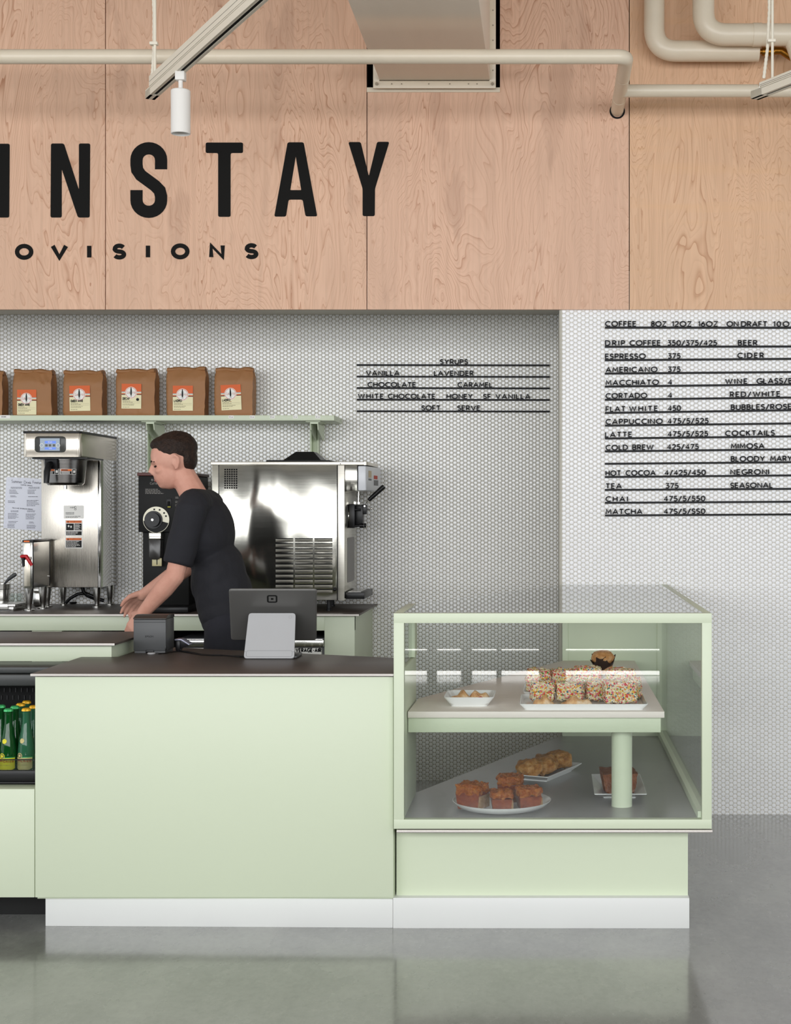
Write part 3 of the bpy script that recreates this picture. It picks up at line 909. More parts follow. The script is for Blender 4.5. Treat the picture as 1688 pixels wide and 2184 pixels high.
sign = thing('wall_sign', 'big black painted shop sign lettering on the plywood above the recess', 'sign', (-1.6, PLYF - 0.002, 2.7))
SGY = PLYF - 0.0012
zq = lambda L: [(X(px * 0.50948, PLYF), Zz(py * 0.50948, PLYF)) for px, py in L]
rr = 5 * 0.50948 / FPX * PLYF * 1.6
letters = []
letters.append([rounded(zq([(-14, 911), (-14, 602), (41, 602), (39, 911)]), rr)])
letters.append([rounded(zq([(212, 911), (214, 601), (268, 601), (331, 795), (331, 601), (378, 601), (376, 911), (327, 911), (259, 708), (259, 911)]), rr)])
letters.append([rounded(zq([(862, 597), (1018, 597), (1018, 641), (966, 641), (966, 908), (914, 908), (914, 641), (862, 641)]), rr)])
letters.append([rounded(zq([(1149, 907), (1205, 596), (1272, 596), (1329, 906), (1280, 906), (1268, 836), (1209, 836), (1198, 907)]), rr)])
letters[-1].append(rounded(zq([(1216, 796), (1239, 655), (1262, 796)]), rr * 0.4))
letters.append([rounded(zq([(1459, 595), (1511, 595), (1545, 738), (1580, 594), (1631, 594), (1571, 790), (1570, 905), (1519, 905), (1519, 790)]), rr)])
for q_ in letters: filled(q_, SGY, 0.0016, 'sign_letter', INK, sign)
sb = MB()
spts = [(675, 709), (675, 672)] + arc(623.5, 670, 51.5, -49, 0, 180, 14)[1:] + [(572, 690), (575, 712), (590, 734), (650, 778), (669, 798), (675, 822)] + \
       [(675, 838)] + arc(623.5, 838, 51.5, 49, 0, 180, 14) + [(572, 796)]
s3 = zq([(x, y) for x, y in spts])
stroke(sb, s3, 51 * 0.50948 / FPX * PLYF, lambda a, c, d: Vector((a, SGY + 0.0008 - d, c)), 0.0016)
build('sign_letter', sb, INK, sign, smooth=False)
for ch, x0, x1 in [('P', -160, -110), ('R', -58, -5), ('O', 64, 139), ('V', 212, 286), ('I', 365, 386), ('S', 470, 530), ('I', 611, 633), ('O', 717, 793), ('N', 876, 942), ('S', 1023, 1084)]:
    t = (x0 - 64) / 1020.0
    zb = Zz((1088 - 3 * t) * 0.50948, PLYF)
    h = 67 * 0.50948 / FPX * PLYF
    xa, xb = X(x0 * 0.50948, PLYF), X(x1 * 0.50948, PLYF)
    sw = 0.27
    k = (xb - xa) / h / (G[ch][0] + sw) if ch != 'I' else 1.0
    ob = MB()
    for st in G[ch][1]:
        stroke(ob, [(xa + (sw / 2 + px * 1.0) * h * k, zb + (sw / 2 + py * (1 - sw)) * h) for px, py in st], sw * h, lambda a, c, d: Vector((a, SGY + 0.0008 - d, c)), 0.0016)
    build('subtitle_letter', ob, INK, sign, smooth=False)

# ------------------------------------------------------------------ menu rails
def menu_rail(name, y, x0, x1, ya, yb, xa, xb, words_, cap, label, group):
    """rail from pixel x0 to x1 whose height runs from ya to yb; words: (text, first px, last px)"""
    mid = (x0 + x1) / 2
    root = thing(name, label, 'menu rail', P(mid, (ya + yb) / 2, y), group)
    hh = lambda px: Zz(ya + (yb - ya) * (px - xa) / (xb - xa), y)
    p0, p1 = Vector((X(x0, y), y - 0.012, hh(x0) - 0.0045)), Vector((X(x1, y), y - 0.012, hh(x1) - 0.0045))
    r = MB(); r.slab(p0, p1 - p0, (0, 0, 0.009), (0, 0.0125, 0))
    build('rail', r, RAIL, root, smooth=False)
    if words_:
        for s, a, c in words_:
            t = MB()
            u = Vector((X(c, y) - X(a, y), 0, hh(c) - hh(a)))
            o = Vector((X(a, y), y - 0.0095, hh(a) + 0.0042))
            text(t, s, o, u, UZ, cap, width=u.length, sw=0.195, th=0.004)
            build('lettering', t, RAIL, root, smooth=False)
    return root


SY = NI - 0.001
GS = 'syrup menu rails in the recess'
CAPS = 11.3 / FPX * NI
for (py, ws, lab) in [
    (779.0, [('SYRUPS', 939, 999)], 'black menu rail reading SYRUPS, topmost in the tiled recess'),
    (803.5, [('VANILLA', 781, 853), ('LAVENDER', 926, 1011)], 'black menu rail reading VANILLA and LAVENDER in the recess'),
    (828.0, [('CHOCOLATE', 784.5, 888), ('CARAMEL', 976.5, 1051)], 'black menu rail reading CHOCOLATE and CARAMEL in the recess'),
    (852.7, [('WHITE', 764, 819), ('CHOCOLATE', 828, 929), ('HONEY', 953, 1009), ('SF', 1031, 1048), ('VANILLA', 1057, 1132)], 'black menu rail reading WHITE CHOCOLATE, HONEY and SF VANILLA'),
    (877.4, [('SOFT', 899.5, 940), ('SERVE', 976, 1025)], 'black menu rail reading SOFT SERVE, lowest in the tiled recess')]:
    menu_rail('menu_rail', SY, 762, 1173, py - 0.2, py + 0.6, 762, 1173, ws, CAPS, lab, GS)
MY = W - 0.001
CAPM = 12.2 / FPX * W
GM = 'price list rails on the pier'
for (ya, yb, ws, lab) in [
    (699, 699.4, [('COFFEE', 1291, 1358), ('8OZ', 1389, 1422), ('12OZ', 1433, 1476), ('16OZ', 1489, 1532), ('ON', 1550, 1576), ('DRAFT', 1581, 1637), ('10OZ', 1649, 1697)], 'price list heading rail reading COFFEE 8OZ 12OZ 16OZ, topmost on the white pier'),
    (739.9, 739.3, [('DRIP', 1291, 1334), ('COFFEE', 1343, 1410), ('350/375/425', 1424, 1530), ('BEER', 1574, 1616)], 'price list rail reading DRIP COFFEE 350/375/425 and BEER'),
    (768.5, 765.7, [('ESPRESSO', 1291, 1378), ('375', 1425, 1452), ('CIDER', 1573, 1630)], 'price list rail reading ESPRESSO 375 and CIDER'),
    (797, 793.8, [('AMERICANO', 1292, 1403), ('375', 1425, 1452)], 'price list rail reading AMERICANO 375'),
    (824.7, 820.2, [('MACCHIATO', 1292, 1406), ('4', 1425, 1434), ('WINE', 1547, 1595), ('GLASS/B', 1614, 1691)], 'price list rail reading MACCHIATO 4 and WINE'),
    (852.7, 848, [('CORTADO', 1292, 1381), ('4', 1425, 1434), ('RED/WHITE', 1557, 1665)], 'price list rail reading CORTADO 4 and RED/WHITE'),
    (880.8, 875, [('FLAT', 1292, 1335), ('WHITE', 1342, 1404), ('450', 1425, 1453), ('BUBBLES/ROSE', 1559, 1689)], 'price list rail reading FLAT WHITE 450 and BUBBLES/ROSE'),
    (907.8, 903.3, [('CAPPUCCINO', 1292, 1414), ('475/5/525', 1424, 1512)], 'price list rail reading CAPPUCCINO 475/5/525'),
    (935.3, 930.8, [('LATTE', 1291, 1349), ('475/5/525', 1424, 1511), ('COCKTAILS', 1547, 1653)], 'price list rail reading LATTE and COCKTAILS'),
    (962.8, 958.3, [('COLD', 1292, 1340), ('BREW', 1349, 1395), ('425/475', 1423, 1491), ('MIMOSA', 1559, 1631)], 'price list rail reading COLD BREW 425/475 and MIMOSA'),
    (989.2, 985.8, [('BLOODY', 1559, 1632), ('MARY', 1643, 1690)], 'price list rail with only BLOODY MARY at its right end'),
    (1017.3, 1013.9, [('HOT', 1292, 1325), ('COCOA', 1335, 1399), ('4/425/450', 1418, 1506), ('NEGRONI', 1558, 1641)], 'price list rail reading HOT COCOA 4/425/450 and NEGRONI'),
    (1044.8, 1042.6, [('TEA', 1292, 1327), ('375', 1420, 1448), ('SEASONAL', 1558, 1649)], 'price list rail reading TEA 375 and SEASONAL'),
    (1072.3, 1070, [('CHAI', 1292, 1340), ('475/5/550', 1416, 1505)], 'price list rail reading CHAI 475/5/550'),
    (1099.3, 1097, [('MATCHA', 1292, 1371), ('47S/5/SS0', 1416, 1505)], 'price list rail reading MATCHA, lowest on the white pier')]:
    menu_rail('menu_rail', MY, 1291, 1840, ya, yb, 1291, 1688, ws, CAPM, lab, GM)

# ------------------------------------------------------------------ overhead: pipes, duct, track lights
def bend(p0, p1, p2, r, n=10):
    """path p0-p1-p2 with a rounded corner"""
    p0, p1, p2 = Vector(p0), Vector(p1), Vector(p2)
    a, c = p1 + (p0 - p1).normalized() * r, p1 + (p2 - p1).normalized() * r
    return [p0] + [a * (1 - t) ** 2 + p1 * 2 * t * (1 - t) + c * t * t for t in [i / n for i in range(n + 1)]] + [p2]


PZ, PY1, PY2, PX = 3.303, 6.1, 6.6, X(1337, 6.1)
pipe = thing('sprinkler_pipe', 'long thin cream pipe crossing the plywood and turning back into a wall hole', 'pipe', (-1, PY1, PZ))
t = MB(); t.tube(bend((-3.6, PY1, PZ), (PX, PY1, PZ), (PX, 6.9185, PZ), 0.045), 0.0300, 24); build('main_run', t, CREAM, pipe)
t = MB(); t.tube([(PX - 0.01, PY2, PZ), (3.2, PY2, PZ)], 0.0285, 24); build('branch_run', t, CREAM, pipe)
for px, y in ((5, PY1), (462, PY1), (775, PY1), (1307, PY1)):
    t = MB(); t.cyl((X(px, y), y, PZ), (X(px, y) + 0.004, y, PZ), 0.0306, n=24); build('pipe_joint', t, CREAM, pipe)
for ya, yb, r_ in ((6.40, 6.405, 0.0306), (6.72, 6.76, 0.031)):
    t = MB(); t.cyl((PX, ya, PZ), (PX, yb, PZ), r_); build('pipe_joint', t, CREAM, pipe)
t = MB(); t.cyl((PX + .07, PY2, PZ), (PX + .075, PY2, PZ), 0.0292); build('pipe_joint', t, CREAM, pipe)
t = MB(); t.lathe([(0.028, 0), (0.036, 0), (0.036, 0.002), (0.028, 0.002)], (0, 0, 0), 32, True)
t.v = [Vector((PX + v.x, PLYF - 0.0005 - v.z, PZ - 0.005 + v.y)) for v in t.v]; build('wall_hole_ring', t, BLACKM, pipe)

big = thing('insulated_pipe', 'thick white insulated pipe elbow nearest the seam, ending at the brass fitting', 'pipe', (X(1396, 6.8), 6.8, 3.5), 'thick insulated pipes')
yb = 6.80
t = MB(); t.tube(bend((X(1396, yb), yb, 4.9), (X(1396, yb), yb, Zz(109, yb)), (X(1619, yb), yb, Zz(109, yb)), 0.105, 14), 0.0475, 28); build('insulation', t, CREAM, big)
t = MB(); t.cyl((X(1619, yb), yb, Zz(110, yb)), (X(1629, yb), yb, Zz(110, yb)), 0.013); t.cyl((X(1626, yb), yb, Zz(110, yb)), (X(1652, yb), yb, Zz(110, yb)), 0.021)
t.tube([(X(1652, yb), yb, Zz(108, yb)), (X(1668, yb), yb, Zz(108, yb)), (X(1700, yb), yb, Zz(128, yb)), (X(1740, yb), yb, Zz(150, yb))], 0.019, 14)
build('brass_fitting', t, BRASS, big)
big2 = thing('insulated_pipe', 'thick white insulated pipe elbow with a collar band, higher and nearer than the other elbow', 'pipe', (X(1501, 6.68), 6.68, 3.6), 'thick insulated pipes')
yb = 6.68
t = MB(); t.tube(bend((X(1501, yb), yb, 4.9), (X(1501, yb), yb, Zz(74, yb)), (X(1800, yb), yb, Zz(74, yb)), 0.105, 14), 0.0495, 28); build('insulation', t, CREAM, big2)
t = MB(); t.cyl((X(1606, yb), yb, Zz(74, yb)), (X(1625, yb), yb, Zz(74, yb)), 0.052, n=28); build('collar', t, CREAM, big2)
t = MB(); t.cyl((X(1643, yb), yb, Zz(74, yb)), (X(1644, yb), yb, Zz(74, yb)), 0.0499, n=28); t.tube([(X(1692, yb), yb, Zz(70, yb)), (X(1720, yb), yb, Zz(150, yb))], 0.05, 24); build('side_branch', t, CREAM, big2)

duct = thing('air_duct', 'grey rectangular air duct running into the opening in the plywood', 'duct', (-0.53, 5.8, 3.43))
DX0, DX1, DZ = -0.787, -0.272, 3.432
t = MB(); t.box(DX0, DX1, 4.0, 7.2, DZ, 3.95, 0.003); build('duct_body', t, DUCTP, duct)
t = MB()
f0, f1, fz = X(796, 6.88), X(1058, 6.88), Zz(188, 6.88)
t.box(f0, f1, 6.88, 6.892, fz, fz + 0.034, 0.002); t.box(f0, f0 + 0.03, 6.88, 6.892, fz + .03, 4.0, 0.002); t.box(f1 - 0.03, f1, 6.88, 6.892, fz + .03, 4.0, 0.002)
build('flange', t, CREAM, duct)
t = MB()
for px in (804, 1051):
    c = P(px, 179, 6.878); t.cyl(c, c + Vector((0, -0.006, 0)), 0.007, n=12)
for px in (857, 915, 960, 1000, 836, 1018):
    c = P(px, 179, 6.879); t.cyl(c, c + Vector((0, -0.003, 0)), 0.003, n=8)
for k in range(5):
    c = P(1052, 150 - k * 32, 6.879); t.cyl(c, c + Vector((0, -0.003, 0)), 0.003, n=8)
build('flange_bolts', t, mat('dull_bolt', (150, 138, 120), 0.4, metal=0.4), duct)

TZ = 3.099
def track(label, far, length, rod_px, flex, ch=0.078):
    d = Vector((0.503, -0.8643, 0)); nrm = Vector((-0.8643, -0.503, 0))
    far = Vector((far[0], far[1], TZ)); near = far + d * length
    root = thing('track_rail', label, 'track light rail', far, 'track light rails')
    def bar(mb, a, c, off, wd, z0, z1):
        p = far + d * a + nrm * off; p.z = z0
        mb.slab(p, d * (c - a), -nrm * wd, (0, 0, z1 - z0))
    t = MB(); bar(t, 0, length, 0.019, 0.006, TZ, TZ + 0.03); bar(t, 0, length, -0.013, 0.006, TZ, TZ + 0.03); bar(t, 0, length, 0.019, 0.038, TZ + 0.026, TZ + 0.034)
    bar(t, 0, length, 0.014, 0.007, TZ, TZ + 0.004); bar(t, 0, length, -0.0075, 0.006, TZ, TZ + 0.004)
    bar(t, 0, 0.07, 0.019, 0.038, TZ, TZ + 0.03)
    build('track', t, CREAM2, root, smooth=False)
    t = MB(); bar(t, 0.07, length, 0.008, 0.016, TZ + 0.006, TZ + 0.012); build('conductor_slot', t, BLACKM, root, smooth=False)
    t = MB(); bar(t, 0.055, length, 0.019, 0.038, TZ + 0.036, TZ + ch); build('channel', t, CREAM2, root, smooth=False)
    t = MB()
    bar(t, 0.06, length, 0.0194, 0.001, TZ + (ch + .029) / 2, TZ + (ch + .032) / 2); build('channel_seam', t, DGREY, root, smooth=False)
    t = MB(); c = far + d * 0.04; t.box(c.x - .008, c.x + .008, c.y - .008, c.y + .008, TZ + .034, TZ + .055, .002); build('end_bracket', t, CHROME, root)
    hx = far + d * flex[1]
    t = MB(); t.cyl((hx.x, hx.y, TZ + ch), (hx.x, hx.y, 4.9), 0.0055, n=12); build('hanger_rod', t, CREAM2, root)
    pts = [Vector((far.x + d.x * flex[0], far.y + d.y * flex[0], TZ + 0.07))]
    cx = hx.x + flex[2]
    for k in range(1, 13):
        z = TZ + .034 + k * 0.15
        pts.append(Vector((pts[0].x + (cx - pts[0].x) * min(1, k / 3.0) + 0.012 * sin(k * 0.9), pts[0].y + (hx.y - pts[0].y) * min(1, k / 3.0), z)))
    fine = []
    for i in range(len(pts) - 1):
        for k in range(14):
            fine.append(pts[i].lerp(pts[i + 1], k / 14))
    t = MB(); t.tube(fine, [0.0075 if i % 2 else 0.0058 for i in range(len(fine))], 10); build('flexible_conduit', t, CREAM2, root)
    t = MB(); t.box(hx.x - 0.02, hx.x + 0.012, hx.y - 0.012, hx.y + 0.012, TZ + 0.20, TZ + 0.212, 0.002); build('conduit_clip', t, CREAM2, root)
    return root


track('cream track light rail slanting up from beside the white spotlight', (X(320, 6.0), 6.0), 2.3, 337, (0.03, 0.075, -0.016))
track('cream track light rail end hanging in front of the thick insulated pipes', (X(1610, 6.0), 6.0), 2.3, 1659, (0.06, 0.115, -0.018), 0.052)
spot = thing('track_spotlight', 'white cylinder spotlight hanging from the slanting track rail', 'spotlight', (-1.402, 5.628, 2.86))
sx, sy = X(385.5, 5.628), 5.628
t = MB(); t.box(sx - 0.018, sx + 0.018, sy - 0.018, sy + 0.018, TZ - 0.032, TZ + 0.003, 0.003); build('track_adapter', t, WHITEM, spot)
t = MB(); t.cyl((sx, sy, 3.02), (sx, sy, TZ - 0.03), 0.0085, n=16); build('stem', t, WHITEM, spot)
t = MB(); t.lathe([(0.0, 3.031), (0.034, 3.031), (0.0368, 3.028), (0.0368, 2.866), (0.0345, 2.864), (0.0335, 2.868), (0.0325, 2.90), (0.0, 2.905)], (sx, sy, 0), 40); build('lamp_housing', t, WHITEM, spot)
# ------------------------------------------------------------------ pastry case
CY = 5.02
case = thing('display_case', 'pale green glass pastry display case standing on its base beside the register counter', 'display case', (0.0, 5.4, 0))
cx0, cx1 = X(840, CY), X(1519, CY)
ix0, ix1 = X(862, CY), X(1498, CY)
ct, ctb, cbt, cb = Zz(1308, CY), Zz(1329, CY), Zz(1748, CY), Zz(1768, CY)
t = MB()
t.box(cx0, cx1, CY, CY + 0.034, ctb, ct, 0.0012); t.box(cx0, cx1, CY, CY + 0.034, cb, cbt, 0.0012)
t.box(cx0, ix0, CY, CY + 0.034, cbt - .001, ctb + .001, 0.0012); t.box(ix1, cx1, CY, CY + 0.034, cbt - .001, ctb + .001, 0.0012)
build('front_frame', t, GREEN, case)
YL, YR = 5.53, W - 0.012
t = MB(); t.box(cx0, X(858, CY), CY + .034, YL, ct - 0.035, ct, 0.0012); build('top_rail', t, GREEN, case)
t = MB(); t.box(X(1503, CY), cx1, CY + .034, YR, ct - 0.035, ct, 0.0012); build('top_rail', t, GREEN, case)
t = MB(); t.box(cx0, ix0, 5.43, YL, 0.89, ct - 0.035, 0.001); build('rear_post', t, GREEN, case)
t = MB(); t.box(cx0, ix0 - 0.004, CY + .034, YL, cb, 0.888, 0.001); build('side_panel', t, GREEN, case)
t = MB(); t.box(0.512, cx1, CY + .034, YR, cb, 0.402, 0.001); build('glass_curb', t, GREEN, case)
t = MB(); t.box(0.0655, cx1 - 0.006, YR - 0.03, YR, 0.36, ct - 0.035, 0.0008)
t.box(0.0655, X(1212, 6.9), YR - 0.034, YR - .028, 0.39, ct - 0.035, 0.0005); t.box(X(1402, 6.9), cx1 - .006, YR - 0.034, YR - .028, 0.39, ct - 0.035, 0.0005)
build('back_panel', t, GREEN, case)
poly = [(cx0 + .004, CY + .036), (cx1 - .004, CY + .036), (cx1 - .004, YR), (0.0655, YR), (ix0, YL + .004), (cx0 + .004, YL)]
t = MB(); t.prism(poly, cb - 0.001, 0.3745, 'z'); build('deck', t, CASEFLOOR, case, smooth=False)
poly2 = [(X(846, 5.01), 5.01), (X(1521, 5.01), 5.01), (X(1521, 5.01), YR), (0.0655, YR), (X(846, 5.01), YL + .02)]
t = MB(); t.prism(poly2, cb - 0.0115, cb - 0.0025, 'z', 0.002); build('base_plate', t, EDGE, case)
t = MB(); t.box(ix0 - .004, ix1 + .004, CY + 0.013, CY + 0.019, cbt - .004, ctb + .004); build('front_glass', t, GLASS, case, smooth=False)
t = MB(); t.box(0.530, 0.536, CY + .036, YR - .035, 0.402, ct - 0.035); build('side_glass', t, GLASS, case, smooth=False)
t = MB(); t.box(-0.508, -0.502, CY + .036, 5.43, 0.888, ct - 0.035); build('side_glass', t, GLASS, case, smooth=False)
tp = [(X(858, CY) + .001, CY + .035), (X(1503, CY) - .001, CY + .035), (X(1503, CY) - .001, YR), (X(1199, 6.92), YR), (X(889, YL), YL)]
t = MB(); t.prism(tp, ct - 0.008, ct - 0.001, 'z'); build('top_glass', t, GLASS, case, smooth=False)
# stepped shelf inside
t = MB(); t.prism([(-0.491, 5.16), (0.406, 5.16), (0.403, YR - .04), (0.068, YR - .04), (-0.486, 5.51)], 0.706, 0.728, 'z', 0.0012)
shelf = build('shelf_board', t, WHITEWOOD, case)
t = MB(); t.box(X(871, 5.18), X(1410, 5.18), 5.18, 5.20, Zz(1562, 5.18), 0.7055, 0.001); t.box(X(1410, 5.18) - .02, X(1410, 5.18), 5.2, 6.8, Zz(1562, 5.18), 0.7055, 0.001)
build('apron', t, GREEN, shelf)
t = MB(); t.cyl((0.263, 5.28, 0.3745), (0.263, 5.28, 0.7055), 0.0368, n=40); build('column', t, GREEN, shelf)
# base and plinth
t = MB(); t.prism([(X(846, 5.09), 5.09), (X(1468, 5.09), 5.09), (X(1468, 5.09), YR), (0.08, YR), (X(846, 5.09), 5.5)], 0.085, cb - 0.0115, 'z'); build('base_cabinet', t, GREEN, case, smooth=False)
t = MB(); t.prism([(X(838, 5.057) + .001, 5.057), (X(1471, 5.057), 5.055), (X(1471, 5.057), YR), (0.1, YR), (X(838, 5.057) + .001, 5.5)], 0.0, Zz(1915, 5.057), 'z', 0.001); build('plinth', t, WHITEP, case)

# ------------------------------------------------------------------ register counter
reg = thing('register_counter', 'pale green register counter with dark top and white plinth', 'counter', (-1.15, 5.3, 0))
fy = 5.045
t = MB(); t.box(X(75, fy), X(840, fy) - 0.0012, fy, fy + 0.02, Zz(1914, fy), Zz(1443.5, fy), 0.0008); build('front_panel', t, GREEN, reg)
t = MB(); t.prism([(X(75, fy) + .001, fy + .0205), (-0.529, fy + .0205), (-0.529, 5.51), (-1.4947, 5.94), (-1.62, 5.99), (-1.62, 5.585), (X(75, fy) + .001, 5.585)], 0.10, 0.862, 'z'); build('carcass', t, GREEN, reg, smooth=False)
top = [(X(65, 5.03), 5.03), (-0.5275, 5.03), (-0.5275, 5.54), (-1.4947, 5.975), (-1.632, 6.035), (-1.632, 5.603), (X(173, 5.6), 5.603)]
t = MB(); t.prism(top, 0.8665, 0.8747, 'z', 0.001); build('countertop', t, TOPDARK, reg)
t = MB(); t.box(X(65, 5.03), -0.5275, 5.0285, 5.0298, 0.8668, 0.8745); build('metal_edge', t, EDGE, reg)
t = MB(); t.prism([(X(97, 5.085), 5.085), (X(838, 5.06), 5.062), (X(838, 5.06), 5.5), (X(97, 5.085), 5.5)], 0.0, 0.099, 'z', 0.001); build('plinth', t, WHITEP, reg)

# ------------------------------------------------------------------ left counter with the bottle cooler under it
lc = thing('service_counter', 'higher pale green counter over the bottle cooler', 'counter', (-2.3, 5.8, 0))
t = MB(); t.box(-3.4, X(244.6, 5.57), 5.57, 6.1, 0.9205, 0.929, 0.001); build('countertop', t, TOPDARK, lc)
t = MB(); t.box(-3.4, X(244.6, 5.57), 5.5685, 5.5698, 0.9207, 0.9288); build('metal_edge', t, EDGE, lc)
ax = X(238, 5.6)
t = MB(); t.box(-3.4, ax, 5.6, 6.05, Zz(1410.5, 5.6), 0.916, 0.001); build('top_band', t, GREEN, lc)
t = MB(); t.box(-3.4, X(73.4, fy), fy, fy + 0.095, Zz(1914, fy), Zz(1683, fy), 0.001); build('lower_panel', t, GREEN, lc)
t = MB(); t.box(-3.4, X(73.4, fy), fy + .0955, 5.9, 0.105, 0.465); build('carcass', t, GREEN, lc)
t = MB(); t.box(-3.4, X(97, 5.085) - .004, 5.23, 5.9, 0, 0.104); build('kick_board', t, BLACKP, lc)
col = thing('bottle_cooler', 'black open fronted bottle cooler under the left counter', 'drinks cooler', (-2.4, 5.35, 0.479))
cxr = -1.758
t = MB(); t.box(-3.4, cxr, 5.125, 5.56, 0.481, 0.488, 0.001); t.box(-3.4, cxr, 5.132, 5.150, 0.488, 0.527, 0.003); build('base_tray', t, BLACKPL, col)
t = MB(); t.box(-3.4, cxr, 5.53, 5.56, 0.488, 0.815); build('perforated_back', t, BLACKM, col)
t = MB()
for r in range(3):
    for k in range(30):
        xx = -2.35 + k * 0.0215 + (r % 2) * 0.0107
        t.box(xx, xx + 0.0035, 5.526, 5.531, 0.79 - r * 0.028 - .012, 0.79 - r * 0.028 + .004)
build('back_slots', t, BLACKPL, col)
t = MB(); t.box(-3.4, cxr, 5.40, 5.59, 0.835, 0.8575, 0.002); t.box(-3.4, cxr, 5.38, 5.56, 0.79, 0.833, 0.004); build('canopy', t, mat('cooler_grey_plastic', (44, 47, 46), 0.4), col)
t = MB(); t.box(-3.4, cxr, 5.136, 5.140, 0.525, 0.562); build('front_lip_glass', t, glass('smoked_lip_glass', (0.80, 0.83, 0.81)), col, smooth=False)
t = MB(); t.box(-3.4, cxr, 5.1352, 5.1408, 0.562, 0.5655); build('lip_edge', t, BLACKPL, col)


def make_bottle(kind):
    root = bpy.data.objects.new('soda_bottle', None); COL.objects.link(root)
    prof = [(0.0, 0.004), (0.022, 0.0), (0.0275, 0.004), (0.0295, 0.012), (0.0295, 0.075), (0.0285, 0.10), (0.0245, 0.135), (0.0185, 0.165), (0.0140, 0.192), (0.0128, 0.222), (0.0140, 0.2225), (0.0140, 0.231), (0.0125, 0.233), (0.0125, 0.238), (0.0, 0.238)]
    t = MB(); t.lathe(prof, (0, 0, 0), 28); build('bottle_glass', t, BG_DARK if kind == 'dark' else BG_CLEAR, root)
    t = MB()
    n = 42
    t.lathe([(0.0, 0.2455), (0.012, 0.2445), (0.0145, 0.241)], (0, 0, 0), n)
    b0 = len(t.v)
    t.v += [Vector((r * cos(2 * pi * k / n), r * sin(2 * pi * k / n), z)) for z, r0 in ((0.241, 0.0145), (0.2345, 0.0155)) for k in range(n) for r in [r0 * (1.05 if k % 2 else 0.97)]]
    for k in range(n):
        t.f.append([b0 + k, b0 + (k + 1) % n, b0 + n + (k + 1) % n, b0 + n + k]); t.fm.append(0)
    build('crown_cap', t, CAPG if kind == 'dark' else CAPY, root)
    # paper label wrapped on the body with a round crest above and a medallion on the shoulder
    t = MB()
    def patch(z0f, z1f, a0, a1, r, m, n=18):
        t.m = m
        vs = []
        for i in range(n + 1):
            a = radians(a0 + (a1 - a0) * i / n)
            z0 = z0f(i / n) if callable(z0f) else z0f
            vs += [Vector((r * cos(a), r * sin(a), z0)), Vector((r * cos(a), r * sin(a), z1f))]
        t.add(vs, [(2 * i, 2 * i + 2, 2 * i + 3, 2 * i + 1) for i in range(n)])
    patch(lambda u: 0.036 - 0.008 * sin(pi * u), 0.074, 205, 335, 0.0299, 0)
    patch(0.0735, 0.076, 250, 335, 0.02995, 2)
    def disc(ac, zc, rad, r, m):
        t.m = m
        vs = [Vector((r * cos(radians(ac)), r * sin(radians(ac)), zc))]
        for k in range(20):
            a = radians(ac) + rad * cos(2 * pi * k / 20) / r
            vs.append(Vector((r * cos(a), r * sin(a), zc + rad * sin(2 * pi * k / 20))))
        t.add(vs, [(0, 1 + k, 1 + (k + 1) % 20) for k in range(20)])
    disc(245, 0.080, 0.0105, 0.0300, 0)
    disc(245, 0.080, 0.0080, 0.0302, 3)
    disc(245, 0.080, 0.0050, 0.0304, 0)
    # shoulder medallion follows the slope
    t_main, t = t, MB()
    vs = []
    for k in range(20):
        u, w_ = 0.0085 * cos(2 * pi * k / 20), 0.0085 * sin(2 * pi * k / 20)
        z = 0.132 + w_
        r = 0.0254 - (z - 0.13) * 0.165 + 0.0006
        a = radians(258) + u / r
        vs.append(Vector((r * cos(a), r * sin(a), z)))
    t.add(vs, [tuple(range(20))])
    build('shoulder_medallion', t, BLY if kind == 'dark' else BLC, root, smooth=False, recalc=False)
    t = t_main
    def wtext(s, z, h, a0, a1, m, sw):
        t.m = m
        tmp = MB()
        text(tmp, s, (0, 0, 0), UX, UZ, h, width=radians(a1 - a0) * 0.0302, sw=sw)
        b_ = len(t.v)
        for v in tmp.v:
            a = radians(a0) + v.x / 0.0302
            t.v.append(Vector((0.0303 * cos(a), 0.0303 * sin(a), z + v.z)))
        for f in tmp.f:
            t.f.append([b_ + i for i in f]); t.fm.append(m)
    wtext('Topo', 0.061, 0.0075, 208, 250, 1, 0.2)
    wtext('Chico', 0.058, 0.009, 254, 325, 1, 0.2)
    wtext('AGUA MINERAL', 0.047, 0.0025, 222, 300, 3, 0.2)
    build('bottle_label', t, [BLY if kind == 'dark' else BLC, LRED, CAPG, DGREY], root, smooth=False, recalc=False)
    return root


def dup(root, loc, rz, label, group):
    r = root.copy(); COL.objects.link(r); r.location = loc; r.rotation_euler = (0, 0, rz)
    r['label'] = label
    if group: r['group'] = group
    for ch in list(root.children):
        c = ch.copy(); COL.objects.link(c); c.parent = r
        for s_ in ch.children:
            d = s_.copy(); COL.objects.link(d); d.parent = c
    return r


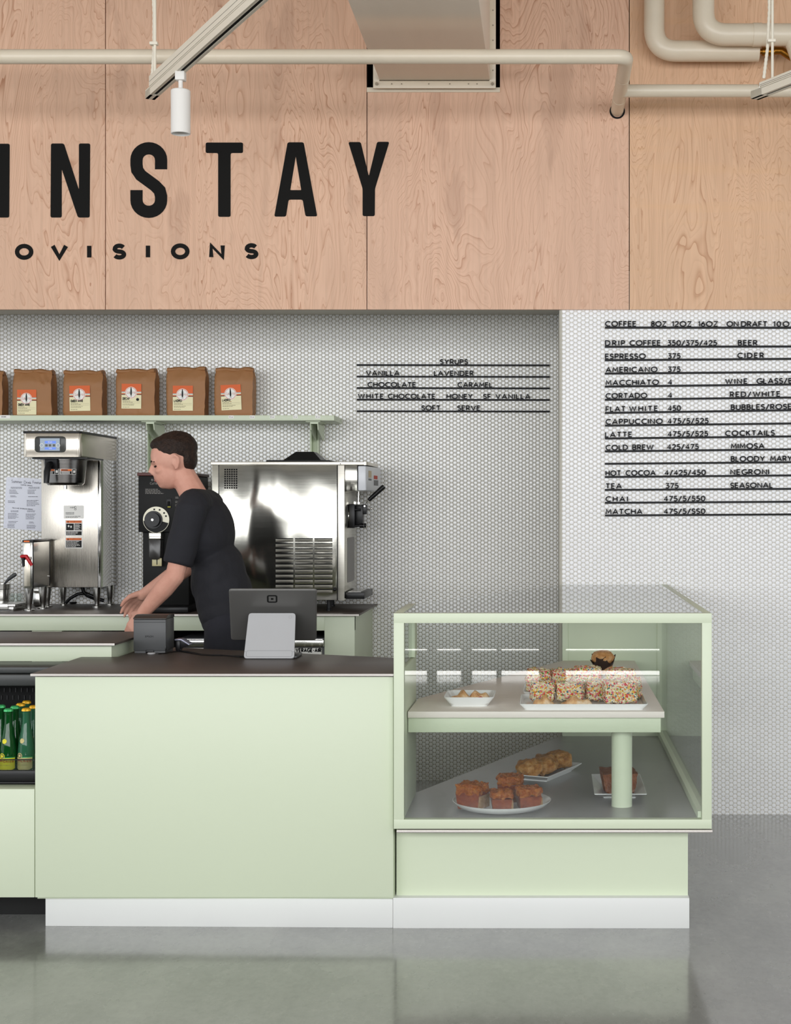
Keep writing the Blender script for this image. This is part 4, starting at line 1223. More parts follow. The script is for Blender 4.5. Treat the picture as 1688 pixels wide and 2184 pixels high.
dk, cl = make_bottle('dark'), make_bottle('clear')
used = set()
for kind, px, y, rz, lab in [
    ('dark', 18, 5.205, 0.0, 'dark green soda bottle with yellow label and green cap, in front by the glass lip'),
    ('clear', 56, 5.215, -0.05, 'pale green soda bottle with cream label and yellow cap, in front beside the counter panel'),
    ('dark', 32, 5.275, 0.15, 'dark green soda bottle in the gap behind the two front bottles'),
    ('dark', 2, 5.30, 0.1, 'dark green soda bottle behind, cut by the left edge'),
    ('clear', 44, 5.345, 0.1, 'clear soda bottle with yellow cap behind the dark green ones'),
    ('clear', 72, 5.285, 0.2, 'clear soda bottle with yellow cap half hidden by the counter panel'),
    ('clear', 57, 5.415, 0.0, 'clear soda bottle with yellow cap farthest back in the cooler')]:
    src = dk if kind == 'dark' else cl
    loc = (X(px, y), y, 0.4885)
    if kind in used:
        o = dup(src, loc, rz, lab, 'soda bottles in the cooler')
    else:
        used.add(kind); o = src; o.location = loc; o.rotation_euler = (0, 0, rz)
        o['label'] = lab; o['group'] = 'soda bottles in the cooler'
    o['category'] = 'bottle'

# ------------------------------------------------------------------ back counter
bc = thing('prep_counter', 'long green counter with dark top along the tiled recess', 'counter', (-2.5, 7.4, 0))
t = MB(); t.box(-4.5, X(766, 7.035), 7.035, NI - .002, 0.9245, 0.933, 0.001); build('countertop', t, TOPDARK, bc)
t = MB(); t.box(-4.5, X(766, 7.035), 7.0335, 7.0348, 0.9247, 0.9328); build('metal_edge', t, EDGE, bc)
ex = X(757, 7.07)
t = MB(); t.box(-4.5, ex, 7.07, 7.10, Zz(1345, 7.07), 0.9243, 0.001); build('top_band', t, GREEN, bc)
t = MB(); t.box(X(692.5, 7.07), ex, 7.068, NI - .003, 0.0, 0.9243, 0.001); build('end_cabinet', t, GREEN, bc)
t = MB(); t.box(X(68, 7.07), X(132, 7.07), 7.07, NI - .003, 0, 0.85); t.box(-4.5, -4.4, 7.07, NI - .003, 0, .85); build('divider', t, GREEN, bc)
t = MB(); t.box(-4.5, X(692.5, 7.07), 7.70, 7.72, 0, 0.85); build('back_board', t, BLACKM, bc)
fr = thing('undercounter_fridge', 'steel undercounter fridge with a white name plate below the back counter', 'fridge', (-1.45, 7.4, 0))
fx0, fx1 = X(380, 7.06), X(691, 7.06)
t = MB(); t.box(fx0, fx1, 7.09, 7.68, 0.0, 0.815, 0.002); build('fridge_body', t, DGREY, fr)
t = MB(); t.box(fx0, fx1, 7.055, 7.09, Zz(1380, 7.055), Zz(1364, 7.055), 0.004); t.box(fx0, fx1 - .004, 7.05, 7.06, Zz(1366, 7.05), Zz(1363, 7.05), .001); build('top_rail', t, STEEL, fr)
t = MB(); t.box(fx0, fx1 - 0.012, 7.06, 7.089, 0.60, Zz(1382, 7.06), 0.003); build('drawer_front', t, LWHITE, fr)
t = MB(); c = P(620.5, 1391.5, 7.0585); text(t, 'BEVERAGE-AIR.', c, UX, UZ, 9.5 / FPX * 7.06, width=(688 - 620.5) / FPX * 7.06, sw=0.24); build('name_plate_lettering', t, BLACKP, fr, smooth=False)
t = MB()
for px in (650, 666, 683): c = P(px, 1376, 7.053); t.cyl(c, c + Vector((0, .01, 0)), .006, n=10)
build('hinge_screw', t, CHROME, fr)

# ------------------------------------------------------------------ shelf with brackets
sh = thing('wall_shelf', 'sage green wall shelf carrying the coffee bags', 'shelf', (-2.3, 7.65, 1.86))
sz0, sz1 = 1.8835, 1.9105
t = MB(); t.box(-4.5, X(713, 7.51), 7.51, NI - .002, sz0, sz1, 0.0012); build('shelf_board', t, GREEN, sh)
for pxl, pxr in ((310.5, 332), (658.5, 680)):
    x0, x1 = X(pxl, 7.745), X(pxr, 7.745)
    t = MB(); t.box(x0, x1, 7.785, NI - .001, 0.95, sz0 - .001, .001); t.box(x0 + .012, x0 + .017, 7.735, 7.79, 0.95, sz0 - .001, .0008); t.box(x1 - .004, x1, 7.735, 7.79, 0.95, sz0 - .001, .0008)
    br = build('bracket_upright', t, GREEN, sh)
    t = MB(); xm = X(pxl + 7, 7.6)
    t.prism([(7.545, sz0 - .012), (7.76, sz0 - .012), (7.76, sz0 - .09), (7.69, sz0 - .09), (7.56, sz0 - .045)], xm - .001, xm + .004, 'x')
    t.prism([(7.545, sz0 - .012), (7.76, sz0 - .012), (7.76, sz0 - .09), (7.69, sz0 - .09), (7.56, sz0 - .045)], xm + .036, xm + .041, 'x')
    t.box(xm - .022, xm + .052, 7.54, 7.76, sz0 - .006, sz0 - .0005, .0008); t.box(xm - .001, xm + .041, 7.548, 7.7, sz0 - .014, sz0 - .006)
    build('bracket_arm', t, GREEN, br)
for px, s in ((493, '12 oz'), (538, '16 oz'), (581, '8 oz'), (630, '12 oz'), (678, '16 oz')):
    c = P(px - 5, 892.5, 7.5095)
    t = MB(); t.slab(c, (10.5 / FPX * 7.51, 0, 0), (0, 0, 6.5 / FPX * 7.51), (0, 0.0004, 0)); t.m = 1
    text(t, s, c + Vector((.003, -.0004, .0042)), UX, UZ, .0075, width=.0185, sw=.14); build('price_tag', t, [LWHITE, DGREY], sh, smooth=False, recalc=False)
c = P(-4, 892.5, 7.5095)
t = MB(); t.slab(c, (25.5 / FPX * 7.51, 0, 0), (0, 0, 7 / FPX * 7.51), (0, 0.0004, 0)); t.m = 1; bars(t, (c.x + .016, c.y - .0004, c.z + .003), .03, .010, 1, 4); build('price_tag', t, [LWHITE, DGREY], sh, smooth=False, recalc=False)
# ------------------------------------------------------------------ coffee brewer
CT = 0.933        # back counter top
def rrect(x0, x1, z0, z1, r, n=5):
    return rounded([(x0, z0), (x1, z0), (x1, z1), (x0, z1)], r, n)


def leg(mb, x, y, z1, r=0.021):
    mb.lathe([(0.026, CT), (0.026, CT + 0.005), (0.012, CT + 0.009), (0.0125, CT + 0.03), (r * 0.66, CT + 0.034), (r, z1 - 0.003), (r, z1)], (x, y, 0), 24)


brew = thing('coffee_brewer', 'tall steel coffee brewer with touchscreen and black funnel on the back counter', 'coffee brewer', (-2.5, 7.5, CT))
BY = 7.50
bx0, bx1 = X(88, BY), X(214, BY)
bz = Zz(1253, BY)
t = MB(); t.box(bx0, X(209, BY), BY, BY + 0.27, bz, 1.69, 0.003); build('body', t, STEELB, brew)
t = MB(); t.box(X(209.5, BY), bx1, BY - 0.004, BY + 0.004, bz, 1.69, 0.0015); t.box(X(213, BY), X(215, BY), BY + 0.004, BY + .27, bz, 1.69, .001); build('corner_trim', t, CHROME, brew)
HY = 7.17
hx0, hx1 = X(48, HY), X(172, HY)
hz0, hz1 = Zz(975, HY), Zz(924, HY)
t = MB(); t.prism(rounded([(hx0, HY), (hx1, HY), (hx1, 7.785), (hx0, 7.785)], 0.022, 5), hz0, hz1, 'z', 0.002); build('head', t, steel('brewer_head_steel', (0.68, 0.62, 0.53), 0.2, wave=0.002, wscale=5, brush=(180, 2, 2)), brew)
t = MB(); t.prism(rounded([(hx0 - .003, HY - .003), (hx1 + .003, HY - .003), (hx1 + .003, 7.785), (hx0 - .003, 7.785)], 0.024, 5), hz1 + .0003, hz1 + 0.011, 'z', 0.003); build('lid', t, BLACKPL, brew)
t = MB(); t.prism(rrect(X(74, HY), X(141, HY), Zz(965, HY), Zz(930.5, HY), 0.022, 6), HY - 0.003, HY, 'y', 0.001); bez = build('screen_bezel', t, mat('bezel_olive_black', (44, 45, 40), 0.3), brew)
t = MB(); y = HY - 0.0034
t.slab((X(83, HY), y, Zz(963, HY)), (X(130, HY) - X(83, HY), 0, 0), (0, 0, Zz(933, HY) - Zz(963, HY)), (0, .0006, 0)); build('screen_surround', t, BLACKPL, bez, smooth=False)
t = MB(); y -= 0.0006
def scr(x0, x1, ya, yb, m, dy=0.0):
    t.m = m; t.quad((X(x0, HY), y - dy, Zz(yb, HY)), (X(x1, HY) - X(x0, HY), 0, 0), (0, 0, Zz(ya, HY) - Zz(yb, HY)))
scr(86, 128, 935, 961.5, 0); scr(96, 120, 940.5, 946, 1, .0002); scr(96, 120, 954, 959, 1, .0002)
for px in (97, 104.5, 113): scr(px, px + 5.5, 947.5, 952.5, 2, .0002)
t.m = 3; text(t, 'READY', (X(103, HY), y - .0004, Zz(944.6, HY)), UX, UZ, .006, width=.022, sw=.2); text(t, 'INFO', (X(105, HY), y - .0004, Zz(957.6, HY)), UX, UZ, .006, width=.014, sw=.2)
for cxp in (89.5, 124.5):
    stroke(t, arc(X(cxp, HY), Zz(950, HY), .009, .009, 0, 360, 16), .002, lambda a, c, d: Vector((a, y - .0003, c)), 0)
build('screen', t, [SCREEN, SCREENB, DGREY, LWHITE], bez, smooth=False, recalc=False)
fxc, fyc = X(139.5, 7.33), 7.33
t = MB(); t.lathe([(0.0, Zz(1035, 7.33)), (0.082, Zz(1035, 7.33)), (0.092, Zz(1030, 7.33)), (0.1035, hz0 - 0.012), (0.108, hz0 - 0.011), (0.108, hz0 - 0.0005), (0.0, hz0 - 0.0005)], (fxc, fyc, 0), 48)
fun = build('brew_funnel', t, steel('funnel_dark_steel', (0.20, 0.19, 0.18), 0.25), brew)
t = MB(); t.box(X(70, 7.2), X(188, 7.2), 7.19, 7.45, hz0 - 0.008, hz0 - .0005, .001); build('funnel_rails', t, BLACKPL, brew)
a = -1.86
hd = Vector((cos(a), sin(a), 0))
p0 = Vector((fxc, fyc, 0)) + hd * 0.105
t = MB(); side = Vector((-hd.y, hd.x, 0))
t.slab(p0 - side * .034 + Vector((0, 0, hz0 - .056)), side * .068, (0, 0, .05), hd * .014)
for k, (z, o) in enumerate(((hz0 - .02, .018), (hz0 - .05, .034), (hz0 - .10, .040), (hz0 - .133, .044))):
    pass
t.tube([p0 + Vector((0, 0, hz0 - .03)), p0 + hd * .03 + Vector((0, 0, hz0 - .036)), p0 + hd * .045 + Vector((0, 0, hz0 - .07)), p0 + hd * .05 + Vector((0, 0, hz0 - .126))], [.014, .016, .0155, .013], 14)
build('funnel_handle', t, BLACKPL, fun)
t = MB(); t.cyl((fxc, fyc, Zz(1043, 7.33)), (fxc, fyc, Zz(1035.5, 7.33)), 0.0085, n=14); build('drip_nozzle', t, CHROME, fun)


def sticker(name, root, y, x0, x1, y0, y1, kind, seed, tilt=0.0):
    """small printed sticker: warn = orange heading over black print; plate = white maker's plate"""
    ax, bx, z0, z1 = X(x0, y), X(x1, y), Zz(y1, y), Zz(y0, y)
    w, h = bx - ax, z1 - z0
    t = MB()
    t.m = 0; t.prism(rrect(ax, bx, z0, z1, 0.004, 3), y - 0.0006, y - 0.0001, 'y')
    e = y - 0.0008
    def q(u0, u1, v0, v1, m, dy=0.0):
        t.m = m; t.quad((ax + u0 * w, e - dy, z0 + v0 * h), ((u1 - u0) * w, 0, 0), (0, 0, (v1 - v0) * h))
    if kind == 'plate':
        t.m = 1; bars(t, (ax + .10 * w, e, z0 + .30 * h), .5 * w, .2 * h, 2, seed); bars(t, (ax + .10 * w, e, z0 + .05 * h), .9 * w, .16 * h, 2, seed + 1)
        text(t, 'NSF', (ax + .32 * w, e, z0 + .78 * h), UX, UZ, .12 * h, sw=.2)
        stroke(t, arc(ax + .58 * w, z0 + .84 * h, .04 * w, .1 * h, 0, 360, 12), .0015, lambda a_, c_, d: Vector((a_, e, c_)), 0)
        stroke(t, arc(ax + .58 * w, z0 + .70 * h, .05 * w, .06 * h, 0, 360, 12), .0015, lambda a_, c_, d: Vector((a_, e, c_)), 0)
    elif kind == 'tall':
        q(.06, .94, .82, .96, 2); q(.06, .50, .36, .78, 1); q(.54, .94, .36, .78, 1); q(.06, .94, .06, .30, 1)
        t.m = 1; text(t, 'WARNING', (ax + .30 * w, e - .0002, z0 + .855 * h), UX, UZ, .07 * h, width=.58 * w, sw=.22)
        t.m = 0
        for cx_, cz_ in ((.2, .62), (.34, .58)): stroke(t, arc(ax + cx_ * w, z0 + cz_ * h, .03 * w, .05 * h, 0, 360, 10), .003, lambda a_, c_, d: Vector((a_, e - .0002, c_)), 0)
        bars(t, (ax + .57 * w, e - .0002, z0 + .38 * h), .35 * w, .36 * h, 6, seed); bars(t, (ax + .10 * w, e - .0002, z0 + .08 * h), .8 * w, .2 * h, 3, seed + 2)
    else:
        q(.06, .94, .74, .94, 2); q(.06, .94, .08, .70, 1)
        t.m = 1; text(t, 'WARNING', (ax + .24 * w, e - .0002, z0 + .785 * h), UX, UZ, .11 * h, width=.64 * w, sw=.22)
        t.m = 0; bars(t, (ax + .09 * w, e - .0002, z0 + .10 * h), .85 * w, .56 * h, 5, seed)
    if kind != 'plate':
        t.m = 1; t.add([(ax + .12 * w, e - .0002, z0 + (.85 if kind == 'tall' else .77) * h), (ax + .22 * w, e - .0002, z0 + (.85 if kind == 'tall' else .77) * h), (ax + .17 * w, e - .0002, z0 + (.94 if kind == 'tall' else .92) * h)], [(0, 1, 2)])
    return build(name, t, [LWHITE, BLACKP, WARN], root, smooth=False, recalc=False)


sticker('maker_plate', brew, BY, 136, 179, 1078, 1106, 'plate', 3)
sticker('warning_sticker', brew, BY, 139, 176.5, 1109, 1143.5, 'tall', 5)
sticker('warning_sticker', brew, BY, 139, 176.5, 1146, 1169.5, 'small', 8)
# sticker bent round the funnel
t = MB(); tmp = MB()
def onfun(ang0, zt, w, h, m, dr):
    t.m = m
    vs = []
    for i in range(9):
        for z in (zt - h, zt):
            r = 0.092 + (0.1035 - 0.092) * (z - Zz(1030, 7.33)) / (hz0 - 0.012 - Zz(1030, 7.33)) + dr
            a_ = ang0 + w / 0.1 * i / 8
            vs.append(Vector((fxc + r * cos(a_), fyc + r * sin(a_), z)))
    t.add(vs, [(2 * i, 2 * i + 2, 2 * i + 3, 2 * i + 1) for i in range(8)])
for a0 in (-1.50, -2.35):
    zt = hz0 - 0.055
    onfun(a0, zt, .078, .027, 0, .0006); onfun(a0 + .03, zt - .0015, .052, .009, 2, .0010); onfun(a0 + .03, zt - .0115, .052, .014, 1, .0010); onfun(a0 + .58, zt - .002, .018, .023, 1, .0010)
    onfun(a0 + .06, zt - .014, .04, .003, 0, .0014); onfun(a0 + .06, zt - .020, .04, .003, 0, .0014); onfun(a0 + .62, zt - .007, .011, .013, 0, .0014); onfun(a0 + .06, zt - .004, .03, .004, 1, .0014)
build('warning_sticker', t, [LWHITE, BLACKP, WARN], fun, smooth=False, recalc=False)
for (px, y) in ((135, 7.72), (207, 7.545), (235, 7.74), (101, 7.56)):
    t = MB(); leg(t, X(px, y), y, bz); build('leg', t, STEEL, brew)

# ------------------------------------------------------------------ thermal server in front of the brewer
srv = thing('coffee_server', 'slim steel coffee server with red tap handle in front of the tall brewer', 'coffee server', (-2.55, 7.35, CT))
sy0, sy1 = 7.23, 7.48
sx1 = X(70, sy0); sx0 = X(48.5, sy0)
z0, z1 = Zz(1255, sy0), Zz(1157, sy0)
t = MB(); t.prism(rounded([(sx0, sy0), (sx1, sy0), (sx1, sy1), (sx0, sy1)], 0.006, 3), z0, z1, 'z', 0.001); build('body', t, STEEL, srv)
t = MB(); t.box(sx0 - .002, sx1 + .002, sy0 - .002, sy1 + .002, z1 + .0003, z1 + 0.012, 0.002); build('lid', t, BLACKPL, srv)
t = MB(); t.box(sx0 + .008, sx1 - .012, sy0 - .003, sy0 + .0, z0 + .01, z1 - .004, .001); build('sight_panel', t, steel('pale_steel', (0.78, 0.72, 0.6), 0.3), srv)
t = MB(); t.box(sx1 + .0003, sx1 + .002, sy0 + .001, sy0 + .008, z0, z1, .0005); t.box(sx1 + .0003, sx1 + .002, sy1 - .006, sy1, z0, z1, .0005); build('side_seam', t, BLACKPL, srv)
t = MB(); t.cyl((sx1 + .0003, 7.46, z0 + .05), (sx1 + .004, 7.46, z0 + .05), .005, n=12); build('rivet', t, CHROME, srv)
t = MB(); t.slab((sx0 + .006, sy0 - .0028, z1 + .002), (.028, 0, 0), (0, 0, .007), (0, .0005, 0)); build('orange_tag', t, WARN, srv, smooth=False)
ty = 7.17
t = MB(); t.tube([P(58, 1190, 7.225), P(55, 1190, ty + .02), P(50, 1192, ty)], .008, 12); t.cyl(P(49, 1189, ty), P(50.5, 1208, ty), .0085, .006, 14); tap = build('faucet', t, BLACKPL, srv)
t = MB()
t.tube([P(44, 1187, ty - .005), P(49, 1186.5, ty - .006), P(56, 1186, ty - .006), P(62, 1196, ty - .004), P(68, 1206, ty + .0)], [.006, .009, .0095, .009, .0075], 12); build('tap_handle', t, RED, tap)
t = MB(); t.cyl(P(49.5, 1205, ty), P(50, 1210, ty), .0055, .0035, 12); build('tap_spout', t, CHROME, tap)
for (px, y) in ((62, 7.29), (107, 7.44)):
    t = MB(); leg(t, X(px, y) if px < 100 else (sx0 + sx1) / 2 + .002, y, z0, .0225); build('leg', t, STEEL, srv)

# ------------------------------------------------------------------ coffee grinder
gr = thing('coffee_grinder', 'black coffee grinder with silver dial beside the person', 'coffee grinder', (-1.9, 7.4, CT))
GY = 7.20
gx0, gx1 = X(295, GY), X(406, GY)
t = MB(); t.box(gx0, gx1, GY, 7.58, Zz(1135, GY), Zz(1015, GY), 0.004); t.box(X(301, GY), X(400, GY), GY + .03, 7.55, CT + .03, Zz(1134, GY), 0.004); build('body', t, BLACKP, gr)
t = MB(); t.box(gx0 - .005, gx1 + .005, GY - .005, 7.585, Zz(1015, GY), Zz(1008, GY), .003); build('hopper_lid', t, mat('maroon_lid', (88, 40, 34), .4), gr)
t = MB(); t.box(X(285, 7.12), X(404, 7.12), 7.10, 7.58, CT + .001, CT + .032, .006); build('base', t, BLACKPL, gr)
c = P(334, 1108.5, GY)
t = MB(); t.cyl(c, c + Vector((0, -.008, 0)), 28 / FPX * GY, n=48); dial = build('dial_plate', t, mat('dial_face', (196, 192, 172), .35, metal=.3), gr)
t = MB(); k = c + Vector((-.012, -.008, .0)); t.cyl(k, k + Vector((0, -.024, 0)), 15.5 / FPX * GY, 15 / FPX * GY, n=32); t.cyl(k + Vector((0, -.002, 0)), k + Vector((0, -.006, 0)), 19 / FPX * GY, n=32); build('dial_knob', t, BLACKPL, dial)
t = MB(); t.cyl(k + Vector((0, -.024, 0)), k + Vector((0, -.026, 0)), .006, n=6); build('knob_screw', t, CHROME, dial)
t = MB(); rr_ = 28 / FPX * GY
vs = [c + Vector((0, -.0085, 0))] + [c + Vector((rr_ * .97 * cos(radians(a_)), -.0085, rr_ * .97 * sin(radians(a_)))) for a_ in range(185, 346, 8)]
t.add(vs, [tuple(range(len(vs)))])
for a_ in (100, 70, 40, 20): 
    p = c + Vector((rr_ * .8 * cos(radians(a_)), -.0086, rr_ * .8 * sin(radians(a_)))); t.box(p.x - .004, p.x + .004, p.y, p.y + .0003, p.z - .004, p.z + .004)
build('dial_scale', t, BLACKP, dial, smooth=False)
t = MB(); t.box(X(355.5, GY), X(366, GY), GY - .004, GY - .0, Zz(1083, GY), Zz(1063, GY), .001); sw_ = build('switch_plate', t, BLACKPL, gr)
t = MB(); t.box(X(358, GY), X(364, GY), GY - .010, GY - .004, Zz(1078, GY), Zz(1069, GY), .002); build('rocker', t, BLACKM, sw_)
t = MB(); t.box(X(358, GY), X(364.5, GY), GY - .0046, GY - .004, Zz(1082, GY), Zz(1080.5, GY)); build('yellow_mark', t, mat('yellow_mark', (220, 210, 40), .5), sw_, smooth=False)
t = MB(); t.box(X(321, GY), X(347, GY), GY - .03, GY + .02, Zz(1150, GY), Zz(1135.5, GY), .003); t.box(X(323, GY), X(346, GY), GY - .031, GY - .03, Zz(1148, GY), Zz(1145, GY)); chute = build('chute', t, steel('chute_steel', (.6, .57, .5), .25), gr)
t = MB(); t.prism(rounded([(X(321.5, GY), Zz(1150.5, GY)), (X(347, GY), Zz(1150.5, GY)), (X(346, GY), Zz(1188, GY)), (X(341, GY), Zz(1193, GY)), (X(327, GY), Zz(1193, GY)), (X(322, GY), Zz(1188, GY))], .006), GY - .034, GY + .02, 'y', .002); build('bag_sleeve', t, mat('smoky_sleeve', (52, 50, 48), .25), chute)
t = MB(); t.box(X(327, GY), X(347.5, GY), GY - .022, GY - .018, Zz(1207, GY), Zz(1190, GY), .001); t.m = 1; t.box(X(336.5, GY), X(338.5, GY), GY - .0225, GY - .0215, Zz(1204, GY), Zz(1192, GY)); build('bag_clamp', t, [mat('cream_clamp', (206, 196, 150), .4), BLACKP], chute)
t = MB(); yk = GY - .0004
text(t, 'BUNN', P(323, 1026, yk), UX, UZ, 4.6 / FPX * GY, width=21 / FPX * GY, sw=.2); text(t, 'Coffee Mill', P(320, 1033.5, yk), UX, UZ, 5 / FPX * GY, width=29 / FPX * GY, sw=.13)
bars(t, tuple(P(310, 1054, yk)), 44 / FPX * GY, 12 / FPX * GY, 4, 2)
for q_ in (1060, 1069, 1076, 1085, 1093): bars(t, tuple(P(374, q_ + 4, yk)), 8 / FPX * GY, 5 / FPX * GY, 2, q_)
build('grinder_lettering', t, mat('grey_print', (138, 134, 128), .5), gr, smooth=False, recalc=False)

# ------------------------------------------------------------------ soft serve machine
ss = thing('soft_serve_machine', 'polished steel soft serve machine with black tap handle on the back counter', 'soft serve machine', (-1.3, 7.4, CT))
MYF, MYB = 7.20, 7.64
m0, m1 = X(452, MYF), X(735, MYF)
mz0, mz1 = Zz(1280, MYF), Zz(992, MYF)
t = MB(); t.box(m0, m1, MYF + .003, MYB, mz0, mz1, .002); build('cabinet', t, steel('cabinet_steel', (.60, .58, .50), .22), ss)
t = MB(); t.box(X(467.5, MYF), X(719, MYF), MYF, MYF + .003, mz0 + .002, mz1 - .002, .001); sp = build('side_panel', t, STEELW, ss)
t = MB(); t.box(X(721, MYF), X(735, MYF), MYF - .001, MYF + .003, mz0 - .002, mz1 - .001, .0008); build('corner_post', t, steel('post_steel', (.70, .67, .60), .35), ss)
t = MB(); t.box(X(719.2, MYF), X(720.8, MYF), MYF + .0005, MYF + .003, mz0, mz1); t.box(X(466, MYF), X(467.3, MYF), MYF + .0005, MYF + .003, mz0, mz1); build('panel_gap', t, BLACKM, ss, smooth=False)
t = MB(); t.box(X(450, MYF), X(778, MYF), MYF - .004, MYB + .003, mz1, Zz(985, MYF), .002); t.cyl((X(778, MYF), MYF + .012, mz1), (X(778, MYF), MYF + .012, Zz(985, MYF)), .0155, n=20); t.box(X(778, MYF), X(778, MYF) + .0155, MYF + .012, MYB, mz1, Zz(985, MYF), .001); build('top_cover', t, steel('top_steel', (.70, .66, .58), .35), ss)
t = MB()
for i in range(6):
    for j in range(9):
        cx_, cy_ = 478.8 + i * 4.87 + 1.6, 1000 + j * 4.87 + 1.5
        c = P(cx_, cy_, MYF - .0004); t.quad((c.x - .0037, c.y, c.z - .0037), (.0074, 0, 0), (0, 0, .0074))
build('air_holes', t, BLACKM, sp, smooth=False)
t = MB(); sl = MB()
for r in range(11):
    for q_, (a_, c_) in enumerate(((588.3, 626.0), (629.5, 667.7), (671.0, 709.5))):
        z = Zz(1148.8 + r * 10.87, MYF)
        xa, xb = X(a_, MYF), X(c_, MYF)
        sl.box(xa, xb, MYF - .0006, MYF + .001, z - .0025, z + .0022)
        # pressed hood, open upwards
        zz = z - .0025
        n = 8
        vs = []
        for i in range(n + 1):
            u = i / n
            e = min(1, min(u, 1 - u) * 6)
            x_ = xa + (xb - xa) * u
            vs += [(x_, MYF - .0095 * e, zz), (x_, MYF - .0085 * e, zz - .0055), (x_, MYF - .0002, zz - .0125)]
        t.add(vs, [f for i in range(n) for f in ((3 * i, 3 * i + 1, 3 * i + 4, 3 * i + 3), (3 * i + 1, 3 * i + 2, 3 * i + 5, 3 * i + 4))])
build('louver_slots', sl, BLACKM, sp, smooth=False)
build('louver_hoods', t, mat('pressed_steel', (196, 192, 180), .38, metal=.6), sp)
t = MB(); c = P(714.5, 1257, MYF - .008); t.ell(c, (.0095, .009, .0095)); build('panel_knob', t, BLACKPL, sp)
for (fx_, fy_) in ((X(702, 7.27), 7.27), (X(709.5, 7.6), 7.6), (m0 + .05, 7.27), (m0 + .05, 7.6)):
    t = MB(); t.lathe([(.0135, CT + .0003), (.0135, CT + .008), (.0105, CT + .010), (.0105, mz0)], (fx_, fy_, 0), 20); build('foot', t, BLACKPL, ss)
# hopper lid
t = MB(); t.box(X(570, 7.3), X(707, 7.3), 7.27, 7.57, Zz(985, 7.2), Zz(985, 7.2) + .011, .004)
l0, l1 = Zz(985, 7.2) + .011, Zz(962.5, 7.3)
ba = [(X(604, 7.3), 7.30), (X(685, 7.3), 7.30), (X(685, 7.3), 7.54), (X(604, 7.3), 7.54)]
tb = [(X(627, 7.3), 7.36), (X(665, 7.3), 7.36), (X(665, 7.3), 7.48), (X(627, 7.3), 7.48)]
t.add([(p[0], p[1], l0) for p in ba] + [(p[0], p[1], l1) for p in tb], [(4, 5, 6, 7), (0, 1, 5, 4), (1, 2, 6, 5), (2, 3, 7, 6), (3, 0, 4, 7)])
build('hopper_lid', t, BLACKPL, ss)
# front: head box, white panel, dispensing block, drip tray
t = MB(); t.box(X(736, MYF), X(762, MYF), MYF + .004, MYB - .02, Zz(1047, MYF), mz1 - .001, .001); build('head_box', t, STEELW, ss)
t = MB(); t.prism(rounded([(X(763.5, MYF), MYF + .002), (X(781, MYF), MYF + .002), (X(787, MYF) + .012, MYB - .02), (X(763.5, MYF), MYB - .02)], .008), Zz(1046, MYF), mz1 - .004, 'z', .003); wp = build('front_panel', t, mat('white_gloss_panel', (214, 216, 220), .3), ss)
t = MB()
p_a, p_b = Vector((X(781, MYF), MYF + .002, 0)), Vector((X(787, MYF) + .012, MYB - .02, 0))
dd = (p_b - p_a); nn = Vector((dd.y, -dd.x, 0)).normalized() * .0006
for (f0, f1, ya, yb_, m) in ((.15, .35, 1003, 1018, 0), (.15, .35, 1020, 1024, 1), (.5, .75, 1012, 1020, 2), (.5, .8, 1022, 1034, 1)):
    t.m = m; o = p_a + dd * f0 + nn; o.z = Zz(yb_, MYF); t.quad(o, dd * (f1 - f0), (0, 0, Zz(ya, MYF) - Zz(yb_, MYF)))
build('panel_sticker', t, [mat('tan_sticker', (196, 176, 140), .5), DGREY, LRED], wp, smooth=False, recalc=False)
hy = 7.40
t = MB(); t.cyl(P(737.5, 1101, hy), P(741, 1101, hy), .058, n=36); t.cyl(P(741, 1101, hy), P(747.5, 1101, hy), .054, n=36); fl = build('barrel_collar', t, CHROME, ss)
t = MB(); t.box(X(747.5, hy), X(760, hy), hy - .055, hy + .055, Zz(1126, hy), Zz(1075, hy), .004); t.box(X(760, hy), X(776, hy), hy - .028, hy + .028, Zz(1122, hy), Zz(1077, hy), .004); t.box(X(772, hy), X(783.5, hy), hy - .022, hy + .022, Zz(1097, hy), Zz(1076, hy), .003)
for py in (1087, 1121):
    for s in (-.042, .042): t.cyl((X(760, hy), hy + s, Zz(py, hy)), (X(772, hy), hy + s, Zz(py, hy)), .006, n=12)
t.cyl((X(770, hy), hy - .042, Zz(1121, hy)), (X(779, hy), hy - .042, Zz(1121, hy)), .0115, n=14); t.cyl((X(770, hy), hy + .042, Zz(1121, hy)), (X(779, hy), hy + .042, Zz(1121, hy)), .0115, n=14)
door = build('dispensing_door', t, BLACKPL, ss)
t = MB(); t.cyl(P(765, 1072, hy), P(765.5, 1046, hy), .0032, n=10); t.cyl(P(757, 1075.2, hy), P(757, 1070, hy), .009, n=16); t.cyl(P(766, 1075.2, hy), P(766, 1071, hy), .008, n=16); t.cyl(P(778, 1079.5, hy - .024), P(778, 1079.5, hy - .02), .004, n=10); t.tube([P(780, 1085, hy), P(790, 1087, hy)], .004, 10); t.ell(P(793, 1085, hy), (.006, .006, .006), 10); build('valve_rod', t, CHROME, door)
t = MB(); t.tube([P(781, 1077, hy), P(783, 1073, hy), P(788, 1066.5, hy)], .005, 10); hn = build('handle_arm', t, CHROME, door)
t = MB(); t.tube([P(787, 1067.5, hy), P(790, 1064, hy), P(817, 1039.5, hy), P(820, 1037, hy)], [.0085, .0105, .0125, .0105], 16); build('handle_grip', t, BLACKPL, hn)
t = MB(); y0 = MYF + .10
t.prism(rounded([(y0, Zz(1243, 7.3)), (MYB - .08, Zz(1243, 7.3)), (MYB - .08, Zz(1147, 7.3)), (y0, Zz(1147, 7.3))], .02), m1 - .0, m1 + .0012, 'x'); build('front_badge_panel', t, mat('dark_bronze_panel', (72, 64, 54), .3), ss)
